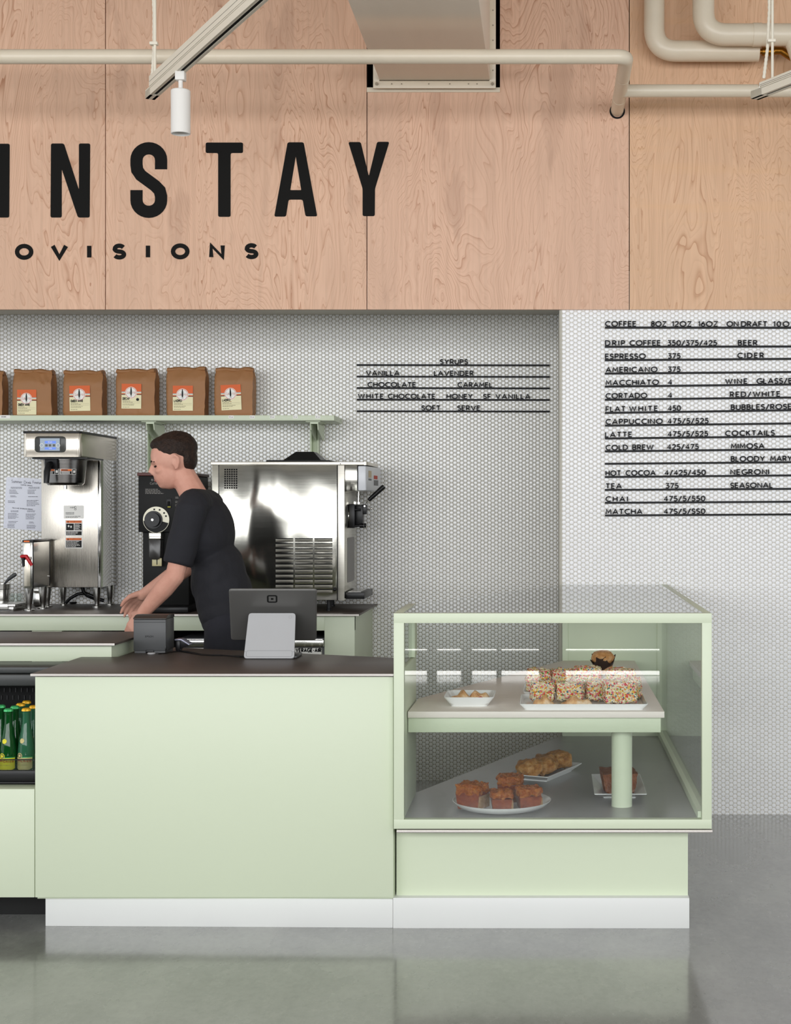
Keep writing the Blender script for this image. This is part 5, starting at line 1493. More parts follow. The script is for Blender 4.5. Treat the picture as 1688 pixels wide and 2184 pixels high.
t = MB(); t.box(X(738, 7.24), X(778, 7.24), 7.235, 7.58, Zz(1277.5, 7.235), Zz(1263.5, 7.235), .002); dt = build('drip_tray', t, BLACKPL, ss)
t = MB(); t.box(X(745, 7.3), X(772, 7.3), 7.26, 7.55, Zz(1263.5, 7.235) + .0003, Zz(1263.5, 7.235) + .002); build('tray_grid', t, STEEL, dt, smooth=False)
t = MB(); c = P(726.5, 989, MYF - .0045); t.cyl(c, c + Vector((0, -.002, 0)), .003, n=10); build('cover_screw', t, DGREY, ss)

# ------------------------------------------------------------------ laminated drinks sheet on the wall
sheet = thing('drinks_sheet', 'white laminated sheet of drink recipes stuck on the tiles beside the brewer', 'notice', P(50, 1132, 7.79))
q = 7.7965
c00, c10, c11, c01 = P(7, 1126.5, q), P(93, 1133, q), P(97, 1022, q), P(14, 1017, q)
t = MB(); t.add([c00, c10, c11, c01] + [p + Vector((0, .0012, 0)) for p in (c00, c10, c11, c01)], [(0, 1, 2, 3), (7, 6, 5, 4), (0, 4, 5, 1), (1, 5, 6, 2), (2, 6, 7, 3), (3, 7, 4, 0)])
build('paper', t, PAPER, sheet, smooth=False)
t = MB(); q2 = q - .0006
uu = (c10 - c00).normalized()
text(t, 'Summer Drink', P(24.5, 1029.5, q2), uu, UZ, 6.5 / FPX * q, width=42 / FPX * q, sw=.11); text(t, 'Features', P(70, 1031.5, q2), uu, UZ, 6.5 / FPX * q, width=24 / FPX * q, sw=.11)
text(t, 'COFFEE DRINKS', P(44, 1035.5, q2), uu, UZ, 2.6 / FPX * q, width=25 / FPX * q, sw=.22)
text(t, 'TEAS AND SPARKLING DRINKS', P(26, 1084.5, q2), uu, UZ, 2.6 / FPX * q, width=44 / FPX * q, sw=.22)
for (px, py, w, h, rows, sd) in ((23, 1043, 28, 5, 2, 1), (20, 1054, 22, 10, 4, 2), (61, 1043, 28, 5, 2, 3), (59, 1054, 22, 10, 4, 4), (22, 1061, 15, 5, 2, 5), (17, 1073, 22, 6, 2, 6), (60, 1061, 26, 3, 1, 7), (57, 1080, 30, 14, 5, 8),
                              (23, 1093, 22, 5, 2, 9), (17, 1107, 26, 13, 5, 10), (58, 1093, 22, 5, 2, 11), (55, 1108, 28, 13, 5, 12), (18, 1116, 24, 5, 2, 13), (16, 1126, 18, 9, 4, 14), (62, 1117, 15, 5, 2, 15), (57, 1128, 22, 9, 4, 16)):
    bars(t, tuple(P(px, py, q2)), w / FPX * q, h / FPX * q, rows, sd)
build('sheet_print', t, mat('grey_ink', (88, 88, 100), .5), sheet, smooth=False, recalc=False)

# ------------------------------------------------------------------ small things on the back counter
def at_top(px, py):
    """point on the back counter top seen at that pixel"""
    y = (EYE - CT) * FPX / (py - VY)
    return Vector((X(px, y), y, CT))


tray = thing('drip_tray', 'low grey metal tray at the left edge of the back counter', 'tray', (-2.8, 7.36, CT))
t = MB(); t.box(-3.05, X(46, 7.36), 7.27, 7.50, CT + .018, CT + .032, .002); t.box(-3.05, X(16, 7.26), 7.262, 7.27, CT + .006, CT + .034, .002); t.box(-3.04, X(46, 7.36) - .012, 7.28, 7.49, CT + .0003, CT + .018, .002); build('tray_body', t, STEEL, tray)
mt = at_top(10, 1303)
t = MB(); t.slab((-3.1, 7.235, CT + .0002), (.33, 0, 0), (.12, .026, 0), (0, 0, .003)); tag(build('steel_plate', t, mat('dull_steel_plate', (96, 96, 96), .35, metal=.5), smooth=False), 'flat grey steel plate lying under the tray at the left edge', 'plate')
cup = thing('steel_cup', 'steel cup holding a spoon, standing behind the metal tray', 'cup', (X(4, 7.6), 7.6, CT))
cxx = X(4, 7.6)
t = MB(); t.lathe([(0.0, CT + .0305), (.034, CT + .0305), (.037, CT + .034), (.0395, Zz(1257, 7.6)), (.043, Zz(1256, 7.6)), (.044, Zz(1245, 7.6)), (.041, Zz(1245, 7.6)), (.036, CT + .06), (0, CT + .06)], (cxx, 7.60, 0), 36)
build('cup_body', t, STEEL, cup)
t = MB(); t.lathe([(0, CT + .0003), (.04, CT + .0003), (.04, CT + .030), (0, CT + .030)], (cxx, 7.60, 0), 32); build('cup_stand', t, STEEL, cup)
t = MB(); t.tube([P(6, 1250, 7.6), P(14, 1240, 7.59), P(20, 1234, 7.585), P(30, 1226.5, 7.58), P(34, 1224.5, 7.58)], [.005, .006, .0095, .011, .009], 14); tag(build('spoon', t, DGREY), 'dark spoon handle leaning out of the steel cup', 'spoon')
p = at_top(33, 1285)
t = MB(); t.lathe([(0, .001), (.033, 0), (.0345, .004), (.036, .062), (.0345, .062), (.0328, .008), (0, .008)], (0, 0, 0), 36); t.v = [v + Vector((X(33, 7.69), 7.69, CT)) for v in t.v]
tag(build('glass_tumbler', t, CLEARG), 'small clear glass tumbler between the steel cup and the coffee server', 'glass')
pit = thing('steel_creamer', 'small square steel creamer jug behind the coffee server legs', 'jug', (X(86, 7.6), 7.6, CT))
t = MB(); t.box(X(74, 7.6), X(98, 7.6), 7.57, 7.63, CT + .0006, Zz(1262, 7.6), .009); t.box(X(75, 7.6), X(97, 7.6), 7.572, 7.628, Zz(1262, 7.6), Zz(1255, 7.6), .003); build('jug_body', t, STEEL, pit)
t = MB()
t.tube([P(176, 1252, 7.70), P(178, 1262, 7.70), P(186, 1270, 7.71), P(200, 1276, 7.72), P(222, 1281, 7.73)], .0095, 12)
t.tube([P(140, 1286, 7.70), P(150, 1276, 7.70), P(166, 1267, 7.70), P(182, 1265, 7.71), P(198, 1272, 7.71), P(212, 1279, 7.72)], .0085, 12)
t.tube([at_top(150, 1288.5) + Vector((0, 0, .006)), at_top(180, 1286.5) + Vector((0, 0, .006)), at_top(212, 1286) + Vector((0, 0, .006)), at_top(250, 1286) + Vector((0, 0, .006)), at_top(283, 1285) + Vector((0, 0, .006)), P(292, 1277, 7.66), P(303, 1272, 7.66)], .006, 10)
tag(build('power_cable', t, BLACKPL), 'black hose and cables coiled under the tall brewer', 'cable')

# ------------------------------------------------------------------ things on the register counter
RT = 0.8747
pr = thing('receipt_printer', 'dark grey cube receipt printer on the register counter', 'receipt printer', (-1.55, 5.8, RT))
py0 = 5.74
q0, q1 = X(284.5, py0), X(354, py0)
pz1 = Zz(1321, py0)
t = MB(); t.box(q0, q1, py0, py0 + .128, RT + .008, pz1, .004); t.box(q0 + .004, q1 - .004, py0 + .004, py0 + .124, RT + .0005, RT + .008); build('case', t, DGREY, pr)
t = MB(); t.prism([(py0 - .001, pz1 + .0003), (py0 + .128, pz1 + .0003), (py0 + .128, pz1 + .012), (py0 + .05, pz1 + .016), (py0 + .03, pz1 + .014), (py0 - .001, pz1 + .004)], q0 - .001, q1 + .001, 'x', .001); build('lid', t, mat('printer_lid', (50, 46, 44), .3), pr)
t = MB(); t.box(q0 + .002, q1 - .002, py0 - .0008, py0 + .001, pz1 - .012, pz1 - .0105); t.box(q1 - .003, q1 + .0008, py0 - .0008, py0 + .01, RT + .01, RT + .028, .0004); build('case_seam', t, BLACKPL, pr)
t = MB(); t.box(X(311, py0), X(328, py0), py0 - .004, py0 + .001, RT + .001, RT + .013, .002); build('cable_port', t, BLACKPL, pr)
t = MB(); text(t, 'EPSON', P(310, 1359.5, py0 - .0006), UX, UZ, 4 / FPX * py0, width=17.5 / FPX * py0, sw=.2); build('printer_lettering', t, BLACKPL, pr, smooth=False)
t = MB(); c = P(323, 1395.5, 5.70); c.z = RT + .0006; t.lathe([(0, 0), (.014, 0), (.016, .003), (.013, .006), (0, .0065)], (0, 0, 0), 24); t.v = [v + c for v in t.v]; tag(build('cable_button', t, LGREY), 'tiny pale round puck in front of the receipt printer', 'puck')
rd = thing('card_reader', 'black and silver card reader dock beside the receipt printer', 'card reader', (X(390, 5.84), 5.84, RT))
ry = 5.82
t = MB(); t.box(X(374, ry), X(384, ry), ry, ry + .045, RT + .0005, Zz(1366, ry), .004)
t.prism([(X(384, ry), Zz(1384, ry)), (X(404, ry), Zz(1377, ry)), (X(404, ry), Zz(1374.5, ry)), (X(386, ry), Zz(1364, ry)), (X(382, ry), Zz(1364, ry))], ry + .004, ry + .05, 'y', .001); build('dock', t, BLACKPL, rd)
t = MB(); t.prism(rounded([(X(373, ry), Zz(1366, ry)), (X(386, ry), Zz(1366, ry)), (X(404, ry), Zz(1376.5, ry)), (X(404.5, ry), Zz(1374, ry)), (X(387, ry), Zz(1362.8, ry)), (X(373, ry), Zz(1363, ry))], .002), ry - .003, ry + .052, 'y', .0006); build('silver_plate', t, mat('silver_plate', (150, 152, 168), .3, metal=.4), rd)
t = MB()
def lay(pts, r): return [Vector((X(px, y), y, RT + r)) for px, y in pts]
t.tube(lay([(338, 5.70), (352, 5.72), (370, 5.78), (384, 5.80), (398, 5.79), (412, 5.74), (430, 5.68), (450, 5.65), (470, 5.655), (490, 5.62), (520, 5.59), (545, 5.60)], .0022), .0021, 8)
t.tube(lay([(380, 5.81), (392, 5.775), (408, 5.72), (428, 5.66), (452, 5.635), (480, 5.63), (512, 5.575), (535, 5.59)], .0020), .0019, 8)
tag(build('register_cable', t, BLACKPL), 'thin black cables running along the counter from printer to tablet stand', 'cable')

tb_ = thing('register_tablet', 'dark grey register tablet on a pale stand, seen from behind', 'tablet register', (-1.06, 5.6, RT))
ta, tz = Vector((X(582.5, 5.55), 5.55, Zz(1255, 5.55))), Vector((X(584.5, 5.72), 5.72, Zz(1363.5, 5.72)))
vv = (ta - tz); vl = vv.length; vv.normalize()
nn = vv.cross(UX)         # towards the customer side is -nn or nn
if nn.y > 0: nn = -nn
def on_tab(u, v, d): return tz + UX * u + vv * v + nn * d
t = MB()
hw = .1655
pl = rounded([(-hw, 0), (hw, 0), (hw, vl), (-hw, vl)], .013, 5)
n = len(pl)
lay_ = []
for d, k in ((.0, 0), (.0035, 0), (.0065, .0025), (.0075, .007)):
    cxm, cym = 0, vl / 2
    lay_ += [on_tab(u - math.copysign(min(k, abs(u)), u), v - math.copysign(min(k, abs(v - cym)), v - cym), d) for u, v in pl]
fs = [tuple(range(n - 1, -1, -1)), tuple(range(3 * n, 4 * n))] + [(r * n + i, r * n + (i + 1) % n, (r + 1) * n + (i + 1) % n, (r + 1) * n + i) for r in range(3) for i in range(n)]
t.add(lay_, fs); build('tablet_shell', t, MGREY, tb_, ang=50)
t = MB(); lay_ = [on_tab(u * .985, vl / 2 + (v - vl / 2) * .98, -.0006) for u, v in pl]; t.add(lay_, [tuple(range(n))]); lay2 = [on_tab(u * .985, vl / 2 + (v - vl / 2) * .98, -.0002) for u, v in pl]; t.add(lay2, [tuple(range(n))]); build('tablet_screen', t, BLACKPL, tb_, smooth=False)
t = MB(); cu, cv = -.0025, vl - .047
def emb(s, r, w):
    pts = rounded([(cu - s, cv - s), (cu + s, cv - s), (cu + s, cv + s), (cu - s, cv + s)], r, 4); pts.append(pts[0])
    stroke(t, pts, w, lambda a_, c_, d: on_tab(a_, c_, .0079 + d), .0)
emb(.0165, .006, .0065)
t.add([on_tab(cu + a_, cv + c_, .0079) for a_, c_ in ((-.0048, -.0048), (.0048, -.0048), (.0048, .0048), (-.0048, .0048))], [(0, 1, 2, 3)])
build('emblem', t, BLACKP, tb_, smooth=False)
# stand: leaning plate with a foot
s0, s1 = P(574.5, 1404.5, 5.515), P(581.5, 1309.5, 5.60)
s0.z = RT + .0008
sv = (s1 - s0); sl_ = sv.length; sv.normalize(); sn = sv.cross(UX)
if sn.y > 0: sn = -sn
t = MB()
pl = rounded([(-.094, 0), (.094, 0), (.0885, sl_), (-.0885, sl_)], .012, 5)
n = len(pl)
t.add([s0 + UX * u + sv * v + sn * d for d in (0, .0075) for u, v in pl], [tuple(range(n - 1, -1, -1)), tuple(range(n, 2 * n))] + [(i, (i + 1) % n, n + (i + 1) % n, n + i) for i in range(n)])
st_ = build('stand_plate', t, LGREY, tb_)
t = MB()
pl = rounded([(-.086, .006), (.086, .006), (.086, .030), (-.086, .030)], .008, 5); pl.append(pl[0])
stroke(t, pl, .0012, lambda a_, c_, d: s0 + UX * a_ + sv * c_ + sn * .0078, 0)
for su in (-.091, .091): stroke(t, [(su - .003, .026), (su + .003, .026)], .0014, lambda a_, c_, d: s0 + UX * a_ + sv * c_ + sn * .0078, 0)
build('stand_groove', t, mat('groove_grey', (132, 132, 134), .5), st_, smooth=False)
t = MB(); stroke(t, arc(.070, sl_ - .016, .0055, .0055, 0, 360, 16), .0008, lambda a_, c_, d: s0 + UX * a_ + sv * c_ + sn * .0078, 0)
build('stand_button', t, mat('button_grey', (150, 150, 152), .5), st_, smooth=False)
t = MB(); t.box(s0.x - .08, s0.x + .10, 5.53, 5.66, RT + .0006, RT + .012, .004); t.prism([(5.54, RT + .012), (5.64, RT + .012), (5.625, RT + .10), (5.60, RT + .10)], s0.x - .05, s0.x + .05, 'x', .002); build('stand_foot', t, DGREY, tb_)

# ------------------------------------------------------------------ coffee bags on the shelf
def nz3(p, s, seed): return noise.noise(Vector((p[0] * s + seed * 7.3, p[1] * s + seed * 3.1, p[2] * s + seed)))


def coffee_bag(px0, px1, ptop, lab, name, label, seed, crumple=None, tilt=0.0, yaw=0.0, decaf=False):
    """kraft bag: lab = pixel box of its printed label"""
    yc = 7.665
    yf = 7.60
    x0, x1 = X(px0, yf), X(px1 - 2.0, yf)
    w, h, dp = (x1 - x0), Zz(ptop, yf) - sz1, 0.105
    root = thing('coffee_bag', label, 'coffee bag', ((x0 + x1) / 2, yc, sz1 + .0004), 'brown coffee bags on the shelf')
    NX, NZ = 22, 26
    rnd = random.Random(seed)
    folds = [(rnd.uniform(-.5, .5), rnd.uniform(.1, .95), rnd.uniform(0, pi), rnd.uniform(.5, 1.0)) for _ in range(9)]
    def half_depth(v):          # deep at the foot, thin at the folded top
        d = dp / 2
        if v > .72: d *= 1 - .52 * ((v - .72) / .28) ** 1.4
        if v < .06: d *= .90 + .10 * v / .06
        return d
    def half_w(v):
        k = 1.0 + .012 * sin(v * 5 + seed)
        if v < .07: k *= .95 + .05 * v / .07
        if v > .86: k *= 1 - .045 * ((v - .86) / .14)
        return w / 2 * k
    def surf(u, v):             # u runs 0..4 round the four sides (front, right, back, left)
        s, f = int(u) % 4, u - int(u)
        hw_, hd_ = half_w(v), half_depth(v)
        r = .22
        cs = [(-hw_, -hd_), (hw_, -hd_), (hw_, hd_), (-hw_, hd_)]
        a_, c_ = cs[s], cs[(s + 1) % 4]
        x, y = a_[0] + (c_[0] - a_[0]) * f, a_[1] + (c_[1] - a_[1]) * f
        # soften corners
        e = min(f, 1 - f)
        if s in (0, 2):
            y *= 1 + .10 * sin(pi * f) - (.16 * max(0, 1 - e / .07) ** 2)
            x *= 1 - .02 * max(0, 1 - e / .05)
        else:
            x *= 1 - .075 * sin(pi * f) * (1 if s == 1 else .6) * (.4 + v)      # tucked gusset
        z = v * h
        am = 0.0
        for (fu, fv, ang, am_) in folds:
            d = (x / w - fu) * cos(ang) + (v - fv) * sin(ang)
            l = -(x / w - fu) * sin(ang) + (v - fv) * cos(ang)
            am += am_ * max(0, 1 - abs(d) / .05) * max(0, 1 - abs(l) / .28)
        n1 = nz3((x, y, z), 14, seed) * .0045 + nz3((x, y, z), 34, seed) * .002 + am * .0042
        if s == 0: y -= n1
        elif s == 1: x += n1
        elif s == 2: y += n1
        else: x -= n1
        z += nz3((x, y, z), 9, seed + 5) * .003 * (v > .05)
        if crumple and v > .6:
            dx, dz = x / w - crumple[0], v - crumple[1]
            k = math.exp(-(dx * dx + dz * dz) / .012)
            y -= k * .012 * sin(40 * dx + 25 * dz) ; z -= k * .012
        return (x, y, z)
    us = []
    for s in range(4):
        m_ = NX if s in (0, 2) else 8
        us += [s + i / m_ for i in range(m_)]
    t = MB(); nu = len(us)
    vs = [surf(u, j / NZ) for j in range(NZ + 1) for u in us]
    fs = [(j * nu + i, j * nu + (i + 1) % nu, (j + 1) * nu + (i + 1) % nu, (j + 1) * nu + i) for j in range(NZ) for i in range(nu)]
    fs += [tuple(range(nu - 1, -1, -1)), tuple(range(NZ * nu, (NZ + 1) * nu))]
    t.add(vs, fs)
    off = Vector(root.location)
    t.v = [v + off for v in t.v]
    body = build('paper_bag', t, KRAFT, root, ang=70)
    # rolled-over top
    t = MB()
    pts = []
    for i in range(15):
        u = -1 + 2 * i / 14
        pts.append(off + Vector((u * w / 2 * .965, -.012 + .004 * sin(i + seed), h * (1.0) - .006 + .0035 * sin(i * .8 + seed) - tilt * u * .01)))
    t.tube(pts, [.0165 + .0015 * sin(i * 1.3 + seed) for i in range(15)], 12)
    for v in t.v:
        v.y = off.y - .012 + (v.y - off.y + .012) * 1.6
        v.z = off.z + h - .006 + (v.z - off.z - h + .006) * .8
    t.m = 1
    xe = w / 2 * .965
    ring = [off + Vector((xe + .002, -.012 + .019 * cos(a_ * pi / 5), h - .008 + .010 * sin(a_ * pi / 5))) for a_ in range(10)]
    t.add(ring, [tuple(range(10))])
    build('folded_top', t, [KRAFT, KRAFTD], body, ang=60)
    # printed label
    lx0, lx1, ly0, ly1, sk = lab
    yl = yf - .012
    c = P((lx0 + lx1) / 2, (ly0 + ly1) / 2, yl)
    lw, lh = (lx1 - lx0) / FPX * yl, (ly1 - ly0) / FPX * yl
    R = Matrix.Rotation(radians(-sk), 3, 'Y')
    t = MB()
    cols = []
    for i in range(17):          # the sticker lies over the paper's highest folds, bent only sideways
        xx = c.x + (i / 16 - .5) * lw * 1.16 - off.x
        best = 1.0
        for k in range(17):
            vv_ = max(.03, min(.97, (c.z + (k / 16 - .5) * lh * 1.1 - off.z) / h)); hw2 = half_w(vv_)
            best = min(best, surf(max(.03, min(.97, (xx + hw2) / (2 * hw2))), vv_)[1])
        cols.append(best)
    cols = [sum(cols[max(0, i - 3):i + 4]) / len(cols[max(0, i - 3):i + 4]) for i in range(17)]
    lift = 0.0
    def ycol(x):
        f = max(0, min(15.999, ((x - c.x) / (lw * 1.16) + .5) * 16)); i = int(f)
        return cols[i] + (cols[i + 1] - cols[i]) * (f - i)
    def L(u, v, d=0):
        p = c + R @ Vector(((u - .5) * lw, 0, (v - .5) * lh))
        p.y = off.y + ycol(p.x) - .0014 - d * 1.5
        return p
    def rect(u0, u1, v0, v1, m, d):
        t.m = m
        nu_, nv_ = max(1, int((u1 - u0) * 12)), max(1, int((v1 - v0) * 14))
        for i in range(nu_):
            ua, ub = u0 + (u1 - u0) * i / nu_, u0 + (u1 - u0) * (i + 1) / nu_
            for j in range(nv_):
                va, vb = v0 + (v1 - v0) * j / nv_, v0 + (v1 - v0) * (j + 1) / nv_
                t.add([L(ua, va, d), L(ub, va, d), L(ub, vb, d), L(ua, vb, d)], [(0, 1, 2, 3)])
    rect(0, 1, 0, .555, 1, 0); rect(0, 1, .555, .58, 3, 0); rect(0, 1, .58, .615, 2, 0); rect(0, 1, .615, .65, 1, 0); rect(0, 1, .65, .685, 4, 0); rect(0, 1, .685, 1, 0, 0)
    asp = lw / lh
    def disc(r, m, d):
        t.m = m
        for k in range(16):
            a0, a1 = pi - pi * k / 16, pi - pi * (k + 1) / 16
            q4 = [(.48 + r * cos(a0), .64 - r * asp * sin(a0)), (.48 + r * cos(a1), .64 - r * asp * sin(a1)), (.48 + r * cos(a1), .64 + r * asp * sin(a1)), (.48 + r * cos(a0), .64 + r * asp * sin(a0))]
            t.add([L(a_, c_, d) for a_, c_ in q4], [(0, 1, 2, 3)])
    disc(.30, 5, .0005); disc(.275, 0, .0007); disc(.255, 5, .0009)
    t.m = 3
    t.add([L(a_, c_, .0012) for a_, c_ in ((.47, .86), (.50, .86), (.525, .74), (.53, .62), (.515, .545), (.46, .545), (.44, .62), (.45, .74))], [tuple(range(8))])
    t.add([L(a_, c_, .0012) for a_, c_ in ((.465, .545), (.485, .545), (.475, .47), (.465, .47))], [(0, 1, 2, 3)]); t.add([L(a_, c_, .0012) for a_, c_ in ((.495, .545), (.515, .545), (.52, .47), (.51, .47))], [(0, 1, 2, 3)])
    tmp = MB()
    def put(s, u, v, hh, ww, m, sw):
        k = MB(); text(k, s, (0, 0, 0), UX, UZ, hh, width=ww, sw=sw)
        b_ = len(t.v)
        t.v += [L(u + q_.x, v + q_.z / asp, .0014) for q_ in k.v]
        for f in k.f: t.f.append([b_ + i for i in f]); t.fm.append(m)
    put('La', .29, .60, .10, .13, 6, .14); put('ro', .57, .60, .10, .13, 6, .14)
    nmw = {'LADRO': .40, 'DECAF': .36}.get(name, .60)
    put(name, .06, .345, .085, nmw, 3, .26)
    t.m = 3
    rows = ((.30, .34), (.245, .42), (.17, .60), (.13, .5), (.05, .34))
    rnd2 = random.Random(seed + 50)
    for v, ww in rows:
        u = .06
        while u < .06 + ww:
            l = rnd2.uniform(.04, .10); rect(u, min(u + l, .95), v, v + .018, 7, .0008); u += l + .02
    for v in (.285, .225): rect(.05, .95, v, v + .006, 7, .0006)
    if decaf:
        t.m = 3; t.add([L(.82 + .075 * cos(2 * pi * k / 20), .37 + .075 * asp * sin(2 * pi * k / 20), .0012) for k in range(20)], [tuple(range(20))])
    build('bag_label', t, [ORANGE, LCREAM, mat('label_orange_red', (206, 84, 44), .6), BLACKP, LBLUE, LWHITE, mat('label_script_red', (196, 120, 104), .6), mat('label_grey_print', (150, 142, 112), .6)], body, smooth=False, recalc=False)
    if yaw:
        root.rotation_euler = (0, 0, radians(yaw))
    return root


coffee_bag(23, 110, 789, (34, 75, 830.5, 884, 0), 'QUEEN ANNE', 'brown coffee bag with a crumpled top corner, second from the left edge', 1, crumple=(.32, .8))
coffee_bag(131, 218, 791, (146, 190, 822, 876, 1), 'QUEEN ANNE', 'smooth brown coffee bag with QUEEN ANNE label, left of the DECAF bag', 2)
coffee_bag(244, 331, 788, (257.5, 299.5, 818, 871, -.5), 'DECAF', 'brown coffee bag with orange label reading DECAF', 3, decaf=True)
coffee_bag(352, 438, 784, (367, 410, 822, 875.5, 0), 'LADRO', 'brown coffee bag labelled LADRO standing beside the DECAF bag', 4)
coffee_bag(455, 540, 785, (470, 513, 820, 874, 2.5), 'LADRO', 'brown coffee bag with tilted LADRO label, last on the shelf to the right', 5)
coffee_bag(-82, 4, 791, (-68, -26, 824, 878, 0), 'QUEEN ANNE', 'brown coffee bag mostly cut off by the left edge', 6)
# ------------------------------------------------------------------ plates and baking in the display case
DK, SH = 0.3747, 0.7282


def lump(w, d, h, seed, amp=.05, rnd_=.25, n=12, freq=30, topamp=None):
    """block with softened corners and an uneven skin; base at z = 0, centred"""
    bm = bmesh.new()
    bmesh.ops.create_cube(bm, size=2.0)
    bmesh.ops.subdivide_edges(bm, edges=list(bm.edges), cuts=n, use_grid_fill=True)
    for v in bm.verts:
        p = v.co
        q_ = Vector((p.x, p.y, p.z))
        s = q_.normalized() * 1.18
        p2 = p.lerp(s, rnd_)
        c = Vector((p2.x * w / 2, p2.y * d / 2, p2.z * h / 2))
        a_ = amp if (topamp is None or p.z < .9) else topamp
        dsp = (noise.noise(c * freq + Vector((seed * 5.1, seed * 2.7, 0))) + .5 * noise.noise(c * freq * 2.3 + Vector((0, seed * 3.3, 1)))) * a_
        dirn = Vector((p.x ** 3, p.y ** 3, p.z ** 3)).normalized()
        v.co = c + dirn * dsp
    mb = MB(); mb.bm(bm)
    zmin = min(v.z for v in mb.v)
    for v in mb.v:
        v.z -= zmin
        if v.z < .004: v.z = 0.0
    return mb


def place(mb, x, y, z, rz=0.0, tilt=None):
    M = Matrix.Translation((x, y, z)) @ Matrix.Rotation(rz, 4, 'Z')
    if tilt: M = M @ Matrix.Rotation(tilt[0], 4, 'X') @ Matrix.Rotation(tilt[1], 4, 'Y')
    mb.v = [M @ v for v in mb.v]
    return mb


def dish(w, d, h, base, r, x, y, z, rz, rim=.003, n=6, lip=.0):
    """rectangular dish with sloping sides: outer size w x d at the rim, base factor base"""
    mb = MB()
    def ring(k, rr_, zz, fx=0):
        return [(p[0], p[1], zz) for p in rounded([(-w / 2 * k + fx, -d / 2 * k + fx), (w / 2 * k - fx, -d / 2 * k + fx), (w / 2 * k - fx, d / 2 * k - fx), (-w / 2 * k + fx, d / 2 * k - fx)], rr_, n)]
    rings = [ring(base, r * base, 0), ring(base, r * base, .003), ring(1, r, h - rim), ring(1, r, h), ring(1, r * .95, h, .003), ring(base, r * base, .007, -.004), ]
    m = len(rings[0])
    vs = [p for rg in rings for p in rg]
    fs = [tuple(range(m - 1, -1, -1))] + [(i * m + k, i * m + (k + 1) % m, (i + 1) * m + (k + 1) % m, (i + 1) * m + k) for i in range(len(rings) - 1) for k in range(m)] + [tuple(range((len(rings) - 1) * m, len(rings) * m))]
    mb.add(vs, fs)
    return place(mb, x, y, z, rz)


# lower deck: round plate with four pieces of coffee cake
prx, pry = X(1071, 5.245), 5.245
t = MB(); t.lathe([(0, .0005), (.118, 0), (.128, .002), (.155, .010), (.172, .024), (.1755, .030), (.173, .0305), (.150, .016), (.122, .010), (0, .009)], (prx, pry, DK), 64)
tag(build('round_plate', t, PORC), 'white round plate with pieces of crumb cake on the grey case deck', 'plate')


def cake(px, y, w, d, h, rz, seed, label):
    x = X(px, y)
    z = DK + .0092
    root = thing('crumb_cake', label, 'cake', (x, y, z), 'crumb cake pieces on the round plate')
    b_ = lump(w, d, h * .72, seed, .0022, .10, 10, 40)
    for v in b_.v: v.x *= .86 + .14 * v.z / (h * .72); v.y *= .86 + .14 * v.z / (h * .72)
    M = MB(); M.add(b_.v, b_.f)
    # cut faces on two sides
    build('cake_body', place(M, x, y, z, rz), CAKE, root, ang=60)
    k = lump(w * 1.03, d * 1.03, h * .42, seed + 9, .0105, .24, 16, 52)
    build('crumb_topping', place(k, x, y, z + h * .60, rz), CRUMB, root, ang=70)
    c = MB(); c.box(w / 2 * .90, w / 2 + .0035, -d / 2 * .84, d / 2 * .84, .004, h * .62)
    build('cut_face', place(c, x, y, z, rz), CUT, root, smooth=False)


cake(1008, 5.20, .092, .085, .078, radians(-24), 1, 'crumb cake piece at the left of the round plate')
cake(1070, 5.175, .072, .075, .056, radians(6), 2, 'small crumb cake piece at the front of the round plate')
cake(1089, 5.33, .082, .085, .082, radians(-8), 3, 'crumb cake piece at the back of the round plate, tallest in the middle')
cake(1128, 5.20, .080, .085, .064, radians(12), 4, 'crumb cake piece at the right of the round plate')

# lower deck: slanting plate with four scones
ang = radians(66)
scx, scy = -.016, 5.885
t = dish(.347, .182, .028, .72, .006, scx, scy, DK, ang); tag(build('scone_plate', t, PORC, ang=50), 'white rectangular plate of scones set at a slant on the deck', 'plate')
for k, (u, v, lab) in enumerate([(-.118, .014, 'browned scone nearest the front on the slanting plate'), (-.040, -.012, 'large scone second from the front on the slanting plate'), (.038, .012, 'browned scone third from the front, rising behind the others'), (.116, -.008, 'browned scone at the far end of the slanting plate')]):
    x, y = scx + u * cos(ang) - v * sin(ang), scy + u * sin(ang) + v * cos(ang)
    l = lump(.100, .084, .058, 20 + k, .012, .92, 14, 30)
    for v in l.v: v.y *= 1 - .35 * v.x / .05 * .5
    tag(build('scone', place(l, x, y, DK + .0072, ang + .5 * (k % 2) + .6), SCONE, ang=70), lab, 'scone', 'scones on the slanting plate')

# lower deck: square plate with loaf behind the column
t = dish(.19, .40, .030, .62, .005, .262, 5.545, DK, 0); tag(build('loaf_plate', t, PORC, ang=50), 'white angular plate holding banana bread behind the green column', 'plate')
l = lump(.125, .16, .072, 31, .004, .14, 12, 40)
for v in l.v: v.x *= .86 + .2 * v.z / .07
tag(build('banana_bread', place(l, .262, 5.53, DK + .0072, .05), LOAF, ang=65), 'brown banana bread piece half hidden by the green column', 'cake')

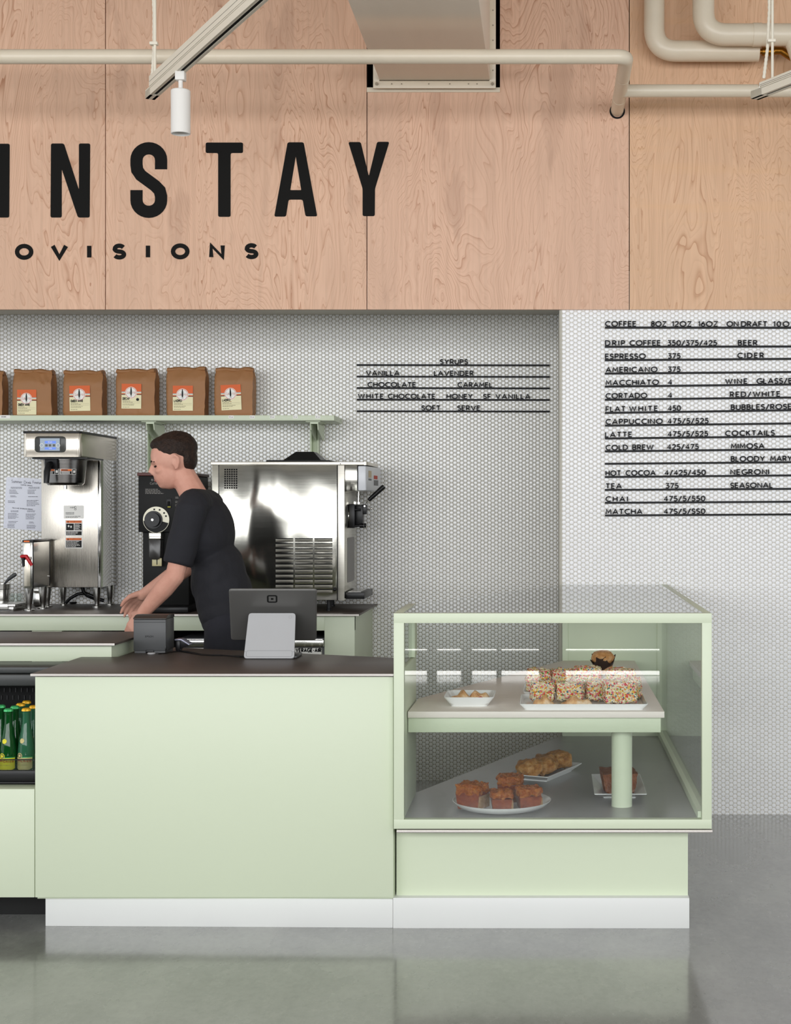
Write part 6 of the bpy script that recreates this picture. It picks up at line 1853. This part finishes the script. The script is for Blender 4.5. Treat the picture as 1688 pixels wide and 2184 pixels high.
# shelf: small dish with turnovers
def turnover(name, x, y, z, L_, Wd, H_, rz, seed, label, group, jam=True):
    root = thing(name, label, 'pastry', (x, y, z), group)
    bm = bmesh.new()
    bmesh.ops.create_uvsphere(bm, u_segments=28, v_segments=16, radius=1)
    for v in bm.verts:
        p = v.co
        k = 1 - .25 * abs(p.x) ** 2
        hgt = max(p.z, -.12) * H_ * (1 + .25 * sin(p.x * 6 + seed)) * k
        v.co = Vector((p.x * L_ / 2, p.y * Wd / 2 * (1 + .15 * sin(3 * p.x + seed)), hgt))
        v.co += Vector((0, 0, 1)) * noise.noise(v.co * 60 + Vector((seed, 0, 0))) * .004
        v.co.z = max(v.co.z + .002, 0)
    mb = MB(); mb.bm(bm); place(mb, x, y, z, rz)
    build('pastry_crust', mb, PASTRY, root, ang=70)
    if jam:
        mb = MB(); mb.ell((L_ * .12, -Wd * .33, H_ * .35), (L_ * .13, Wd * .14, H_ * .30), 14); place(mb, x, y, z, rz); build('jam_filling', mb, JAM, root)


t = dish(.180, .215, .036, .74, .030, X(1003.5, 5.37), 5.37, SH, 0); tag(build('small_dish', t, PORC, ang=50), 'small deep white dish with two turnovers at the left of the wooden shelf', 'dish')
turnover('turnover', X(986, 5.35), 5.35, SH + .008, .092, .070, .034, .25, 1, 'sugared turnover at the left in the small white dish', 'turnovers in the small dish')
turnover('turnover', X(1022, 5.38), 5.37, SH + .008, .088, .068, .033, -.15, 4, 'sugared turnover at the right in the small white dish', 'turnovers in the small dish')

# shelf: front tray, sprinkle bars and turnovers
t = dish(.452, .285, .022, .93, .02, X(1244, 5.33), 5.33, SH, 0); tag(build('serving_tray', t, PORC, ang=50), 'white rectangular tray in front on the wooden shelf, with sprinkle bars and turnovers', 'tray')
t = dish(.440, .285, .022, .93, .02, X(1240, 5.69), 5.67, SH, 0); tag(build('serving_tray', t, PORC, ang=50), 'white rectangular tray behind the front one, carrying the rear sprinkle bars', 'tray')


def bar_(px, y, w, d, h, rz, seed, label, z=SH + .0075):
    l = lump(w * 1.05, d * 1.05, h * 1.08, 40 + seed, .0075, .36, 20, 62)
    root = build('sprinkle_bar', place(l, X(px, y), y, z, rz), SPR, ang=75)
    tag(root, label, 'sweet', 'rainbow sprinkle bars on the trays')
    # loose sugar strands standing off the skin
    rnd = random.Random(seed)
    t = MB()
    return root


bar_(1157, 5.355, .080, .075, .066, .12, 1, 'sprinkle bar at the left end of the front tray')
bar_(1217, 5.355, .090, .078, .062, -.10, 2, 'sprinkle bar second from the left on the front tray')
bar_(1276, 5.385, .086, .075, .064, .05, 3, 'sprinkle bar third from the left on the front tray')
bar_(1323, 5.295, .112, .080, .072, .06, 4, 'largest sprinkle bar, at the right end of the front tray in front')
bar_(1350, 5.43, .056, .070, .068, -.2, 5, 'sprinkle bar peeping out behind the largest one on the front tray')
bar_(1150, 5.62, .086, .075, .078, -.08, 6, 'sprinkle bar at the left end of the rear tray')
bar_(1200, 5.655, .088, .078, .074, .15, 7, 'sprinkle bar second from the left on the rear tray')
bar_(1254, 5.62, .100, .080, .086, .03, 8, 'tall sprinkle bar in the middle of the rear tray')
bar_(1324, 5.62, .104, .080, .078, -.12, 9, 'sprinkle bar at the right end of the rear tray')
turnover('turnover', X(1160, 5.235), 5.242, SH + .008, .078, .056, .032, .1, 7, 'sugared turnover with red jam at the front left of the front tray', 'turnovers on the front tray')
turnover('turnover', X(1230, 5.235), 5.242, SH + .008, .115, .058, .030, -.05, 9, 'long sugared turnover at the middle front of the front tray', 'turnovers on the front tray', jam=False)

# shelf: muffin on a dish at the back
mx, my = X(1286, 6.25), 6.22
t = dish(.225, .30, .024, .85, .02, X(1284, 6.25), 6.25, SH, 0); tag(build('muffin_dish', t, PORC, ang=50), 'white dish at the back of the shelf under the muffin', 'dish')
muf = thing('muffin', 'muffin in torn dark brown paper at the back of the shelf', 'muffin', (mx, my, SH + .0075))
z = SH + .0075
t = MB(); t.lathe([(0, .001), (.026, 0), (.030, .004), (.034, .028), (.038, .048), (0, .05)], (mx + .005, my, z), 26); build('muffin_base', t, MUFFIN, muf)
l = MB(); l.lathe([(.033, .024), (.038, .036), (.046, .052), (.051, .068), (.0485, .068), (.043, .052), (.036, .038), (.031, .028)], (mx, my, z), 48, True)
for i, v in enumerate(l.v):
    a_ = math.atan2(v.y - my, v.x - mx)
    k_ = max(0, (v.z - z - .045) / .023)
    v.z += k_ * (.012 * sin(3 * a_ + .4) + .008 * sin(8 * a_)); v.x += k_ * .005 * sin(7 * a_); v.y += k_ * .004 * cos(5 * a_)
build('torn_wrapper', l, WRAP, muf, ang=60)
l = lump(.084, .084, .052, 77, .005, .9, 12, 40); build('muffin_top', place(l, mx, my, z + .044), MUFFIN, muf, ang=70)

# ------------------------------------------------------------------ the person behind the counter
def seg_bones():
    return {}


per = thing('person', 'person in black t-shirt and black trousers working between the counters, turned to the left', 'person', (-1.40, 6.5, 0))
HC = Vector((-1.655, 6.50, 1.640))              # head centre
def hp(f, l, u, k=0.93):                                # forward (to the left, nodding), sideways (to the camera), up
    tl = radians(14)
    F = Vector((-cos(tl) * cos(.22), -sin(.22) * cos(tl), -sin(tl)))
    Sd = Vector((sin(.22), -cos(.22), 0))
    U = Sd.cross(F) if Sd.cross(F).z > 0 else F.cross(Sd)
    return HC + (F * f + Sd * l + U * u) * k, F, Sd, U
_, HF, HS, HU = hp(0, 0, 0)
HM = Matrix((HF, HS, HU)).transposed()
def hv(f, l, u): return hp(f, l, u)[0]


sho = [Vector((-1.525, 6.325, 1.448)), Vector((-1.535, 6.675, 1.448))]
elb = [Vector((-1.590, 6.285, 1.150)), Vector((-1.655, 6.735, 1.165))]
wri = [Vector((-1.745, 6.345, 0.985)), Vector((-1.865, 6.83, 1.045))]
hipj = [Vector((-1.395, 6.41, .90)), Vector((-1.395, 6.59, .90))]
kne = [Vector((-1.430, 6.40, .49)), Vector((-1.380, 6.60, .49))]
ank = [Vector((-1.400, 6.40, .09)), Vector((-1.310, 6.60, .09))]
t = MB()
# head
t.ell(hv(-.012, 0, .030), (.098, .076, .092), 24, HM)
t.ell(hv(.030, 0, -.045), (.066, .058, .072), 20, HM)
t.ell(hv(.058, 0, -.088), (.030, .032, .024), 14, HM)         # chin
t.ell(hv(.075, 0, .022), (.022, .050, .016), 12, HM)          # brow
t.tube([hv(.083, 0, .018), hv(.101, 0, -.012), hv(.108, 0, -.026)], [.009, .012, .014], 10)   # nose
for s in (-1, 1):
    t.ell(hv(.100, s * .010, -.029), (.010, .008, .008), 8, HM)
    t.ell(hv(.062, s * .042, -.024), (.024, .018, .018), 10, HM)       # cheek
    t.tube([hv(-.004, s * .080, .022), hv(-.020, s * .090, .028), hv(-.032, s * .092, .012), hv(-.028, s * .088, -.012), hv(-.014, s * .082, -.034), hv(-.004, s * .078, -.036)], [.006, .0075, .008, .0075, .007, .006], 10)      # ear rim
    t.ell(hv(-.014, s * .080, -.004), (.016, .008, .026), 12, HM)
t.ell(hv(.086, 0, -.055), (.012, .024, .007), 10, HM); t.ell(hv(.084, 0, -.067), (.012, .020, .007), 10, HM)   # lips
nb = Vector((-1.550, 6.50, 1.475))
t.capsule(nb, hv(-.030, 0, -.060), .060, .054)
# trunk under the clothes
t.ell((-1.505, 6.50, 1.31), (.105, .165, .165), 24)
t.ell((-1.450, 6.50, 1.12), (.100, .145, .15), 22)
t.ell((-1.410, 6.50, .96), (.108, .160, .12), 22)
t.capsule(sho[0] + Vector((0, .02, .0)), sho[1] + Vector((0, -.02, .0)), .062, .062)
t.capsule(nb, sho[0], .052, .050); t.capsule(nb, sho[1], .052, .050)
for i in (0, 1):
    t.capsule(sho[i], elb[i], .050, .040); t.capsule(elb[i], elb[i].lerp(wri[i], .35), .041, .042); t.capsule(elb[i].lerp(wri[i], .35), wri[i], .042, .027)
    t.capsule(hipj[i], kne[i], .082, .056); t.capsule(kne[i], kne[i].lerp(ank[i], .3), .056, .056); t.capsule(kne[i].lerp(ank[i], .3), ank[i], .056, .038)
    t.capsule(ank[i] + Vector((.03, 0, -.05)), ank[i] + Vector((-.14, 0, -.06)), .034, .026)


def hand(t, w, d, palm, thumb_side):
    """palm and five curled fingers from wrist w along d; palm = the way the palm faces"""
    d = d.normalized(); palm = (palm - d * palm.dot(d)).normalized(); s = d.cross(palm).normalized() * thumb_side
    t.capsule(w, w + d * .02, .025, .026)
    for k in range(4):
        o = (-.030 + .0195 * k)
        a0, a1 = w + d * .022 + s * o * .75, w + d * .085 + s * o
        t.capsule(a0, a1, .0135, .0115)
        L_ = (.066, .078, .084, .074)[k]
        rad = (.0078, .0086, .0090, .0088)[k]
        p, a_ = a1, .25
        for j, (f, r0, r1) in enumerate(((.45, 1.08, 1.0), (.31, 1.0, .93), (.24, .93, .80))):
            dd_ = (d * cos(a_) + palm * sin(a_) + s * (k - 1.5) * .05).normalized()
            q_ = p + dd_ * L_ * f
            t.capsule(p, q_, rad * r0, rad * r1, 10)
            p = q_; a_ += (.42, .36, .3)[j]
    b0 = w + d * .018 + s * .022
    b1 = b0 + (d * .6 + s * .75 + palm * .35).normalized() * .042
    b2 = b1 + (d * .9 + s * .30 + palm * .4).normalized() * .032
    b3 = b2 + (d * .95 + s * .05 + palm * .5).normalized() * .025
    t.capsule(b0, b1, .0155, .0125, 10); t.capsule(b1, b2, .0118, .0105, 10); t.capsule(b2, b3, .0105, .0085, 10)


hand(t, wri[0], wri[0] - elb[0] + Vector((0, .0, -.05)), Vector((.2, .9, -.5)), -1)
hand(t, wri[1], wri[1] - elb[1] + Vector((0, .05, -.04)), Vector((.1, -.6, -.8)), 1)
skin = remesh(t, .0050, 3, .5)
build('body', skin, SKIN, per, ang=180)
# face details
for s in (-1, 1):
    t = MB(); t.ell(hv(.077, s * .030, -.002), (.0095, .0125, .0055), 12, HM); build('eye', t, EYEW, per)
    t = MB(); t.tube([hv(.094, s * .012, .019), hv(.092, s * .030, .026), hv(.078, s * .050, .020)], [.003, .0042, .0025], 8); build('eyebrow', t, HAIR, per)
t = MB()
for du, rr_ in ((-.0555, .0052), (-.0665, .0060)):
    t.tube([hv(.070, -.030, -.061), hv(.090, -.014, du), hv(.0955, 0, du), hv(.090, .014, du), hv(.070, .030, -.061)], [.002, rr_ * .9, rr_, rr_ * .9, .002], 10)
build('lips', t, mottled('lip_skin', [(166, 96, 88), (176, 104, 96), (184, 112, 104)], 40, .4, .0004, 200), per)
t = MB()
t.ell(hv(-.028, 0, .056), (.098, .081, .078), 24, HM)
t.ell(hv(-.064, 0, .010), (.052, .068, .070), 20, HM)
t.ell(hv(.012, 0, .098), (.066, .058, .034), 18, HM)
rnd = random.Random(3)
for k in range(60):
    a_, e_ = rnd.uniform(0, 2 * pi), rnd.uniform(.25, 1.45)
    f, l, u = cos(a_) * cos(e_), sin(a_) * cos(e_), sin(e_)
    if f > .55 and u < .8: continue
    t.ell(hv(-.026 + f * .092, l * .078, .056 + u * .078), (.020, .013, .011), 8, HM)
hair = remesh(t, .0060, 2, .4)
keep = []
build('hair', hair, HAIR, per, ang=180)
# t-shirt
t = MB()
t.ell((-1.505, 6.50, 1.325), (.122, .182, .175), 28)
t.ell((-1.450, 6.50, 1.13), (.120, .165, .17), 24)
t.ell((-1.410, 6.50, .985), (.126, .175, .115), 24)
t.ell((-1.430, 6.50, 1.06), (.124, .168, .16), 24)
t.capsule(sho[0] + Vector((0, .02, .004)), sho[1] + Vector((0, -.02, .004)), .072, .072)
t.capsule(nb + Vector((0, 0, -.025)), sho[0], .066, .062); t.capsule(nb + Vector((0, 0, -.025)), sho[1], .066, .062)
for i in (0, 1):
    e = sho[i].lerp(elb[i], .80)
    t.tube([sho[i] + Vector((0, 0, .03)), sho[i], sho[i].lerp(e, .5), e, e + (e - sho[i]).normalized() * .012], [.045, .068, .066, .066, .062], 24)
shirt = remesh(t, .0075, 2, .5)
for v in shirt.v:
    v += Vector((noise.noise(v * 9), noise.noise(v * 9 + Vector((5, 0, 0))), 0)) * .006 + Vector((noise.noise(v * 22), noise.noise(v * 22 + Vector((3, 0, 0))), 0)) * .003
build('t_shirt', shirt, SHIRT, per, ang=180)
t = MB()
t.ell((-1.405, 6.50, .95), (.120, .170, .10), 24)
for i in (0, 1):
    t.capsule(hipj[i] + Vector((0, 0, .03)), kne[i], .098, .072); t.capsule(kne[i], ank[i] + Vector((0, 0, .0)), .072, .062)
build('trousers', remesh(t, .010, 2, .5), TROUS, per, ang=180)
for i in (0, 1):
    t = MB(); a_ = ank[i]
    t.ell((a_.x - .06, a_.y, .042), (.135, .05, .045), 20); t.ell((a_.x + .02, a_.y, .06), (.058, .047, .058), 16)
    for v in t.v: v.z = max(v.z, .0)
    build('shoe', t, BLACKPL, per)
S.cycles.max_bounces = 10
S.cycles.transparent_max_bounces = 16
S.cycles.transmission_bounces = 8
S.cycles.glossy_bounces = 5
S.cycles.caustics_reflective = False
S.cycles.caustics_refractive = False
S.cycles.sample_clamp_indirect = 4.0
bpy.context.view_layer.update()
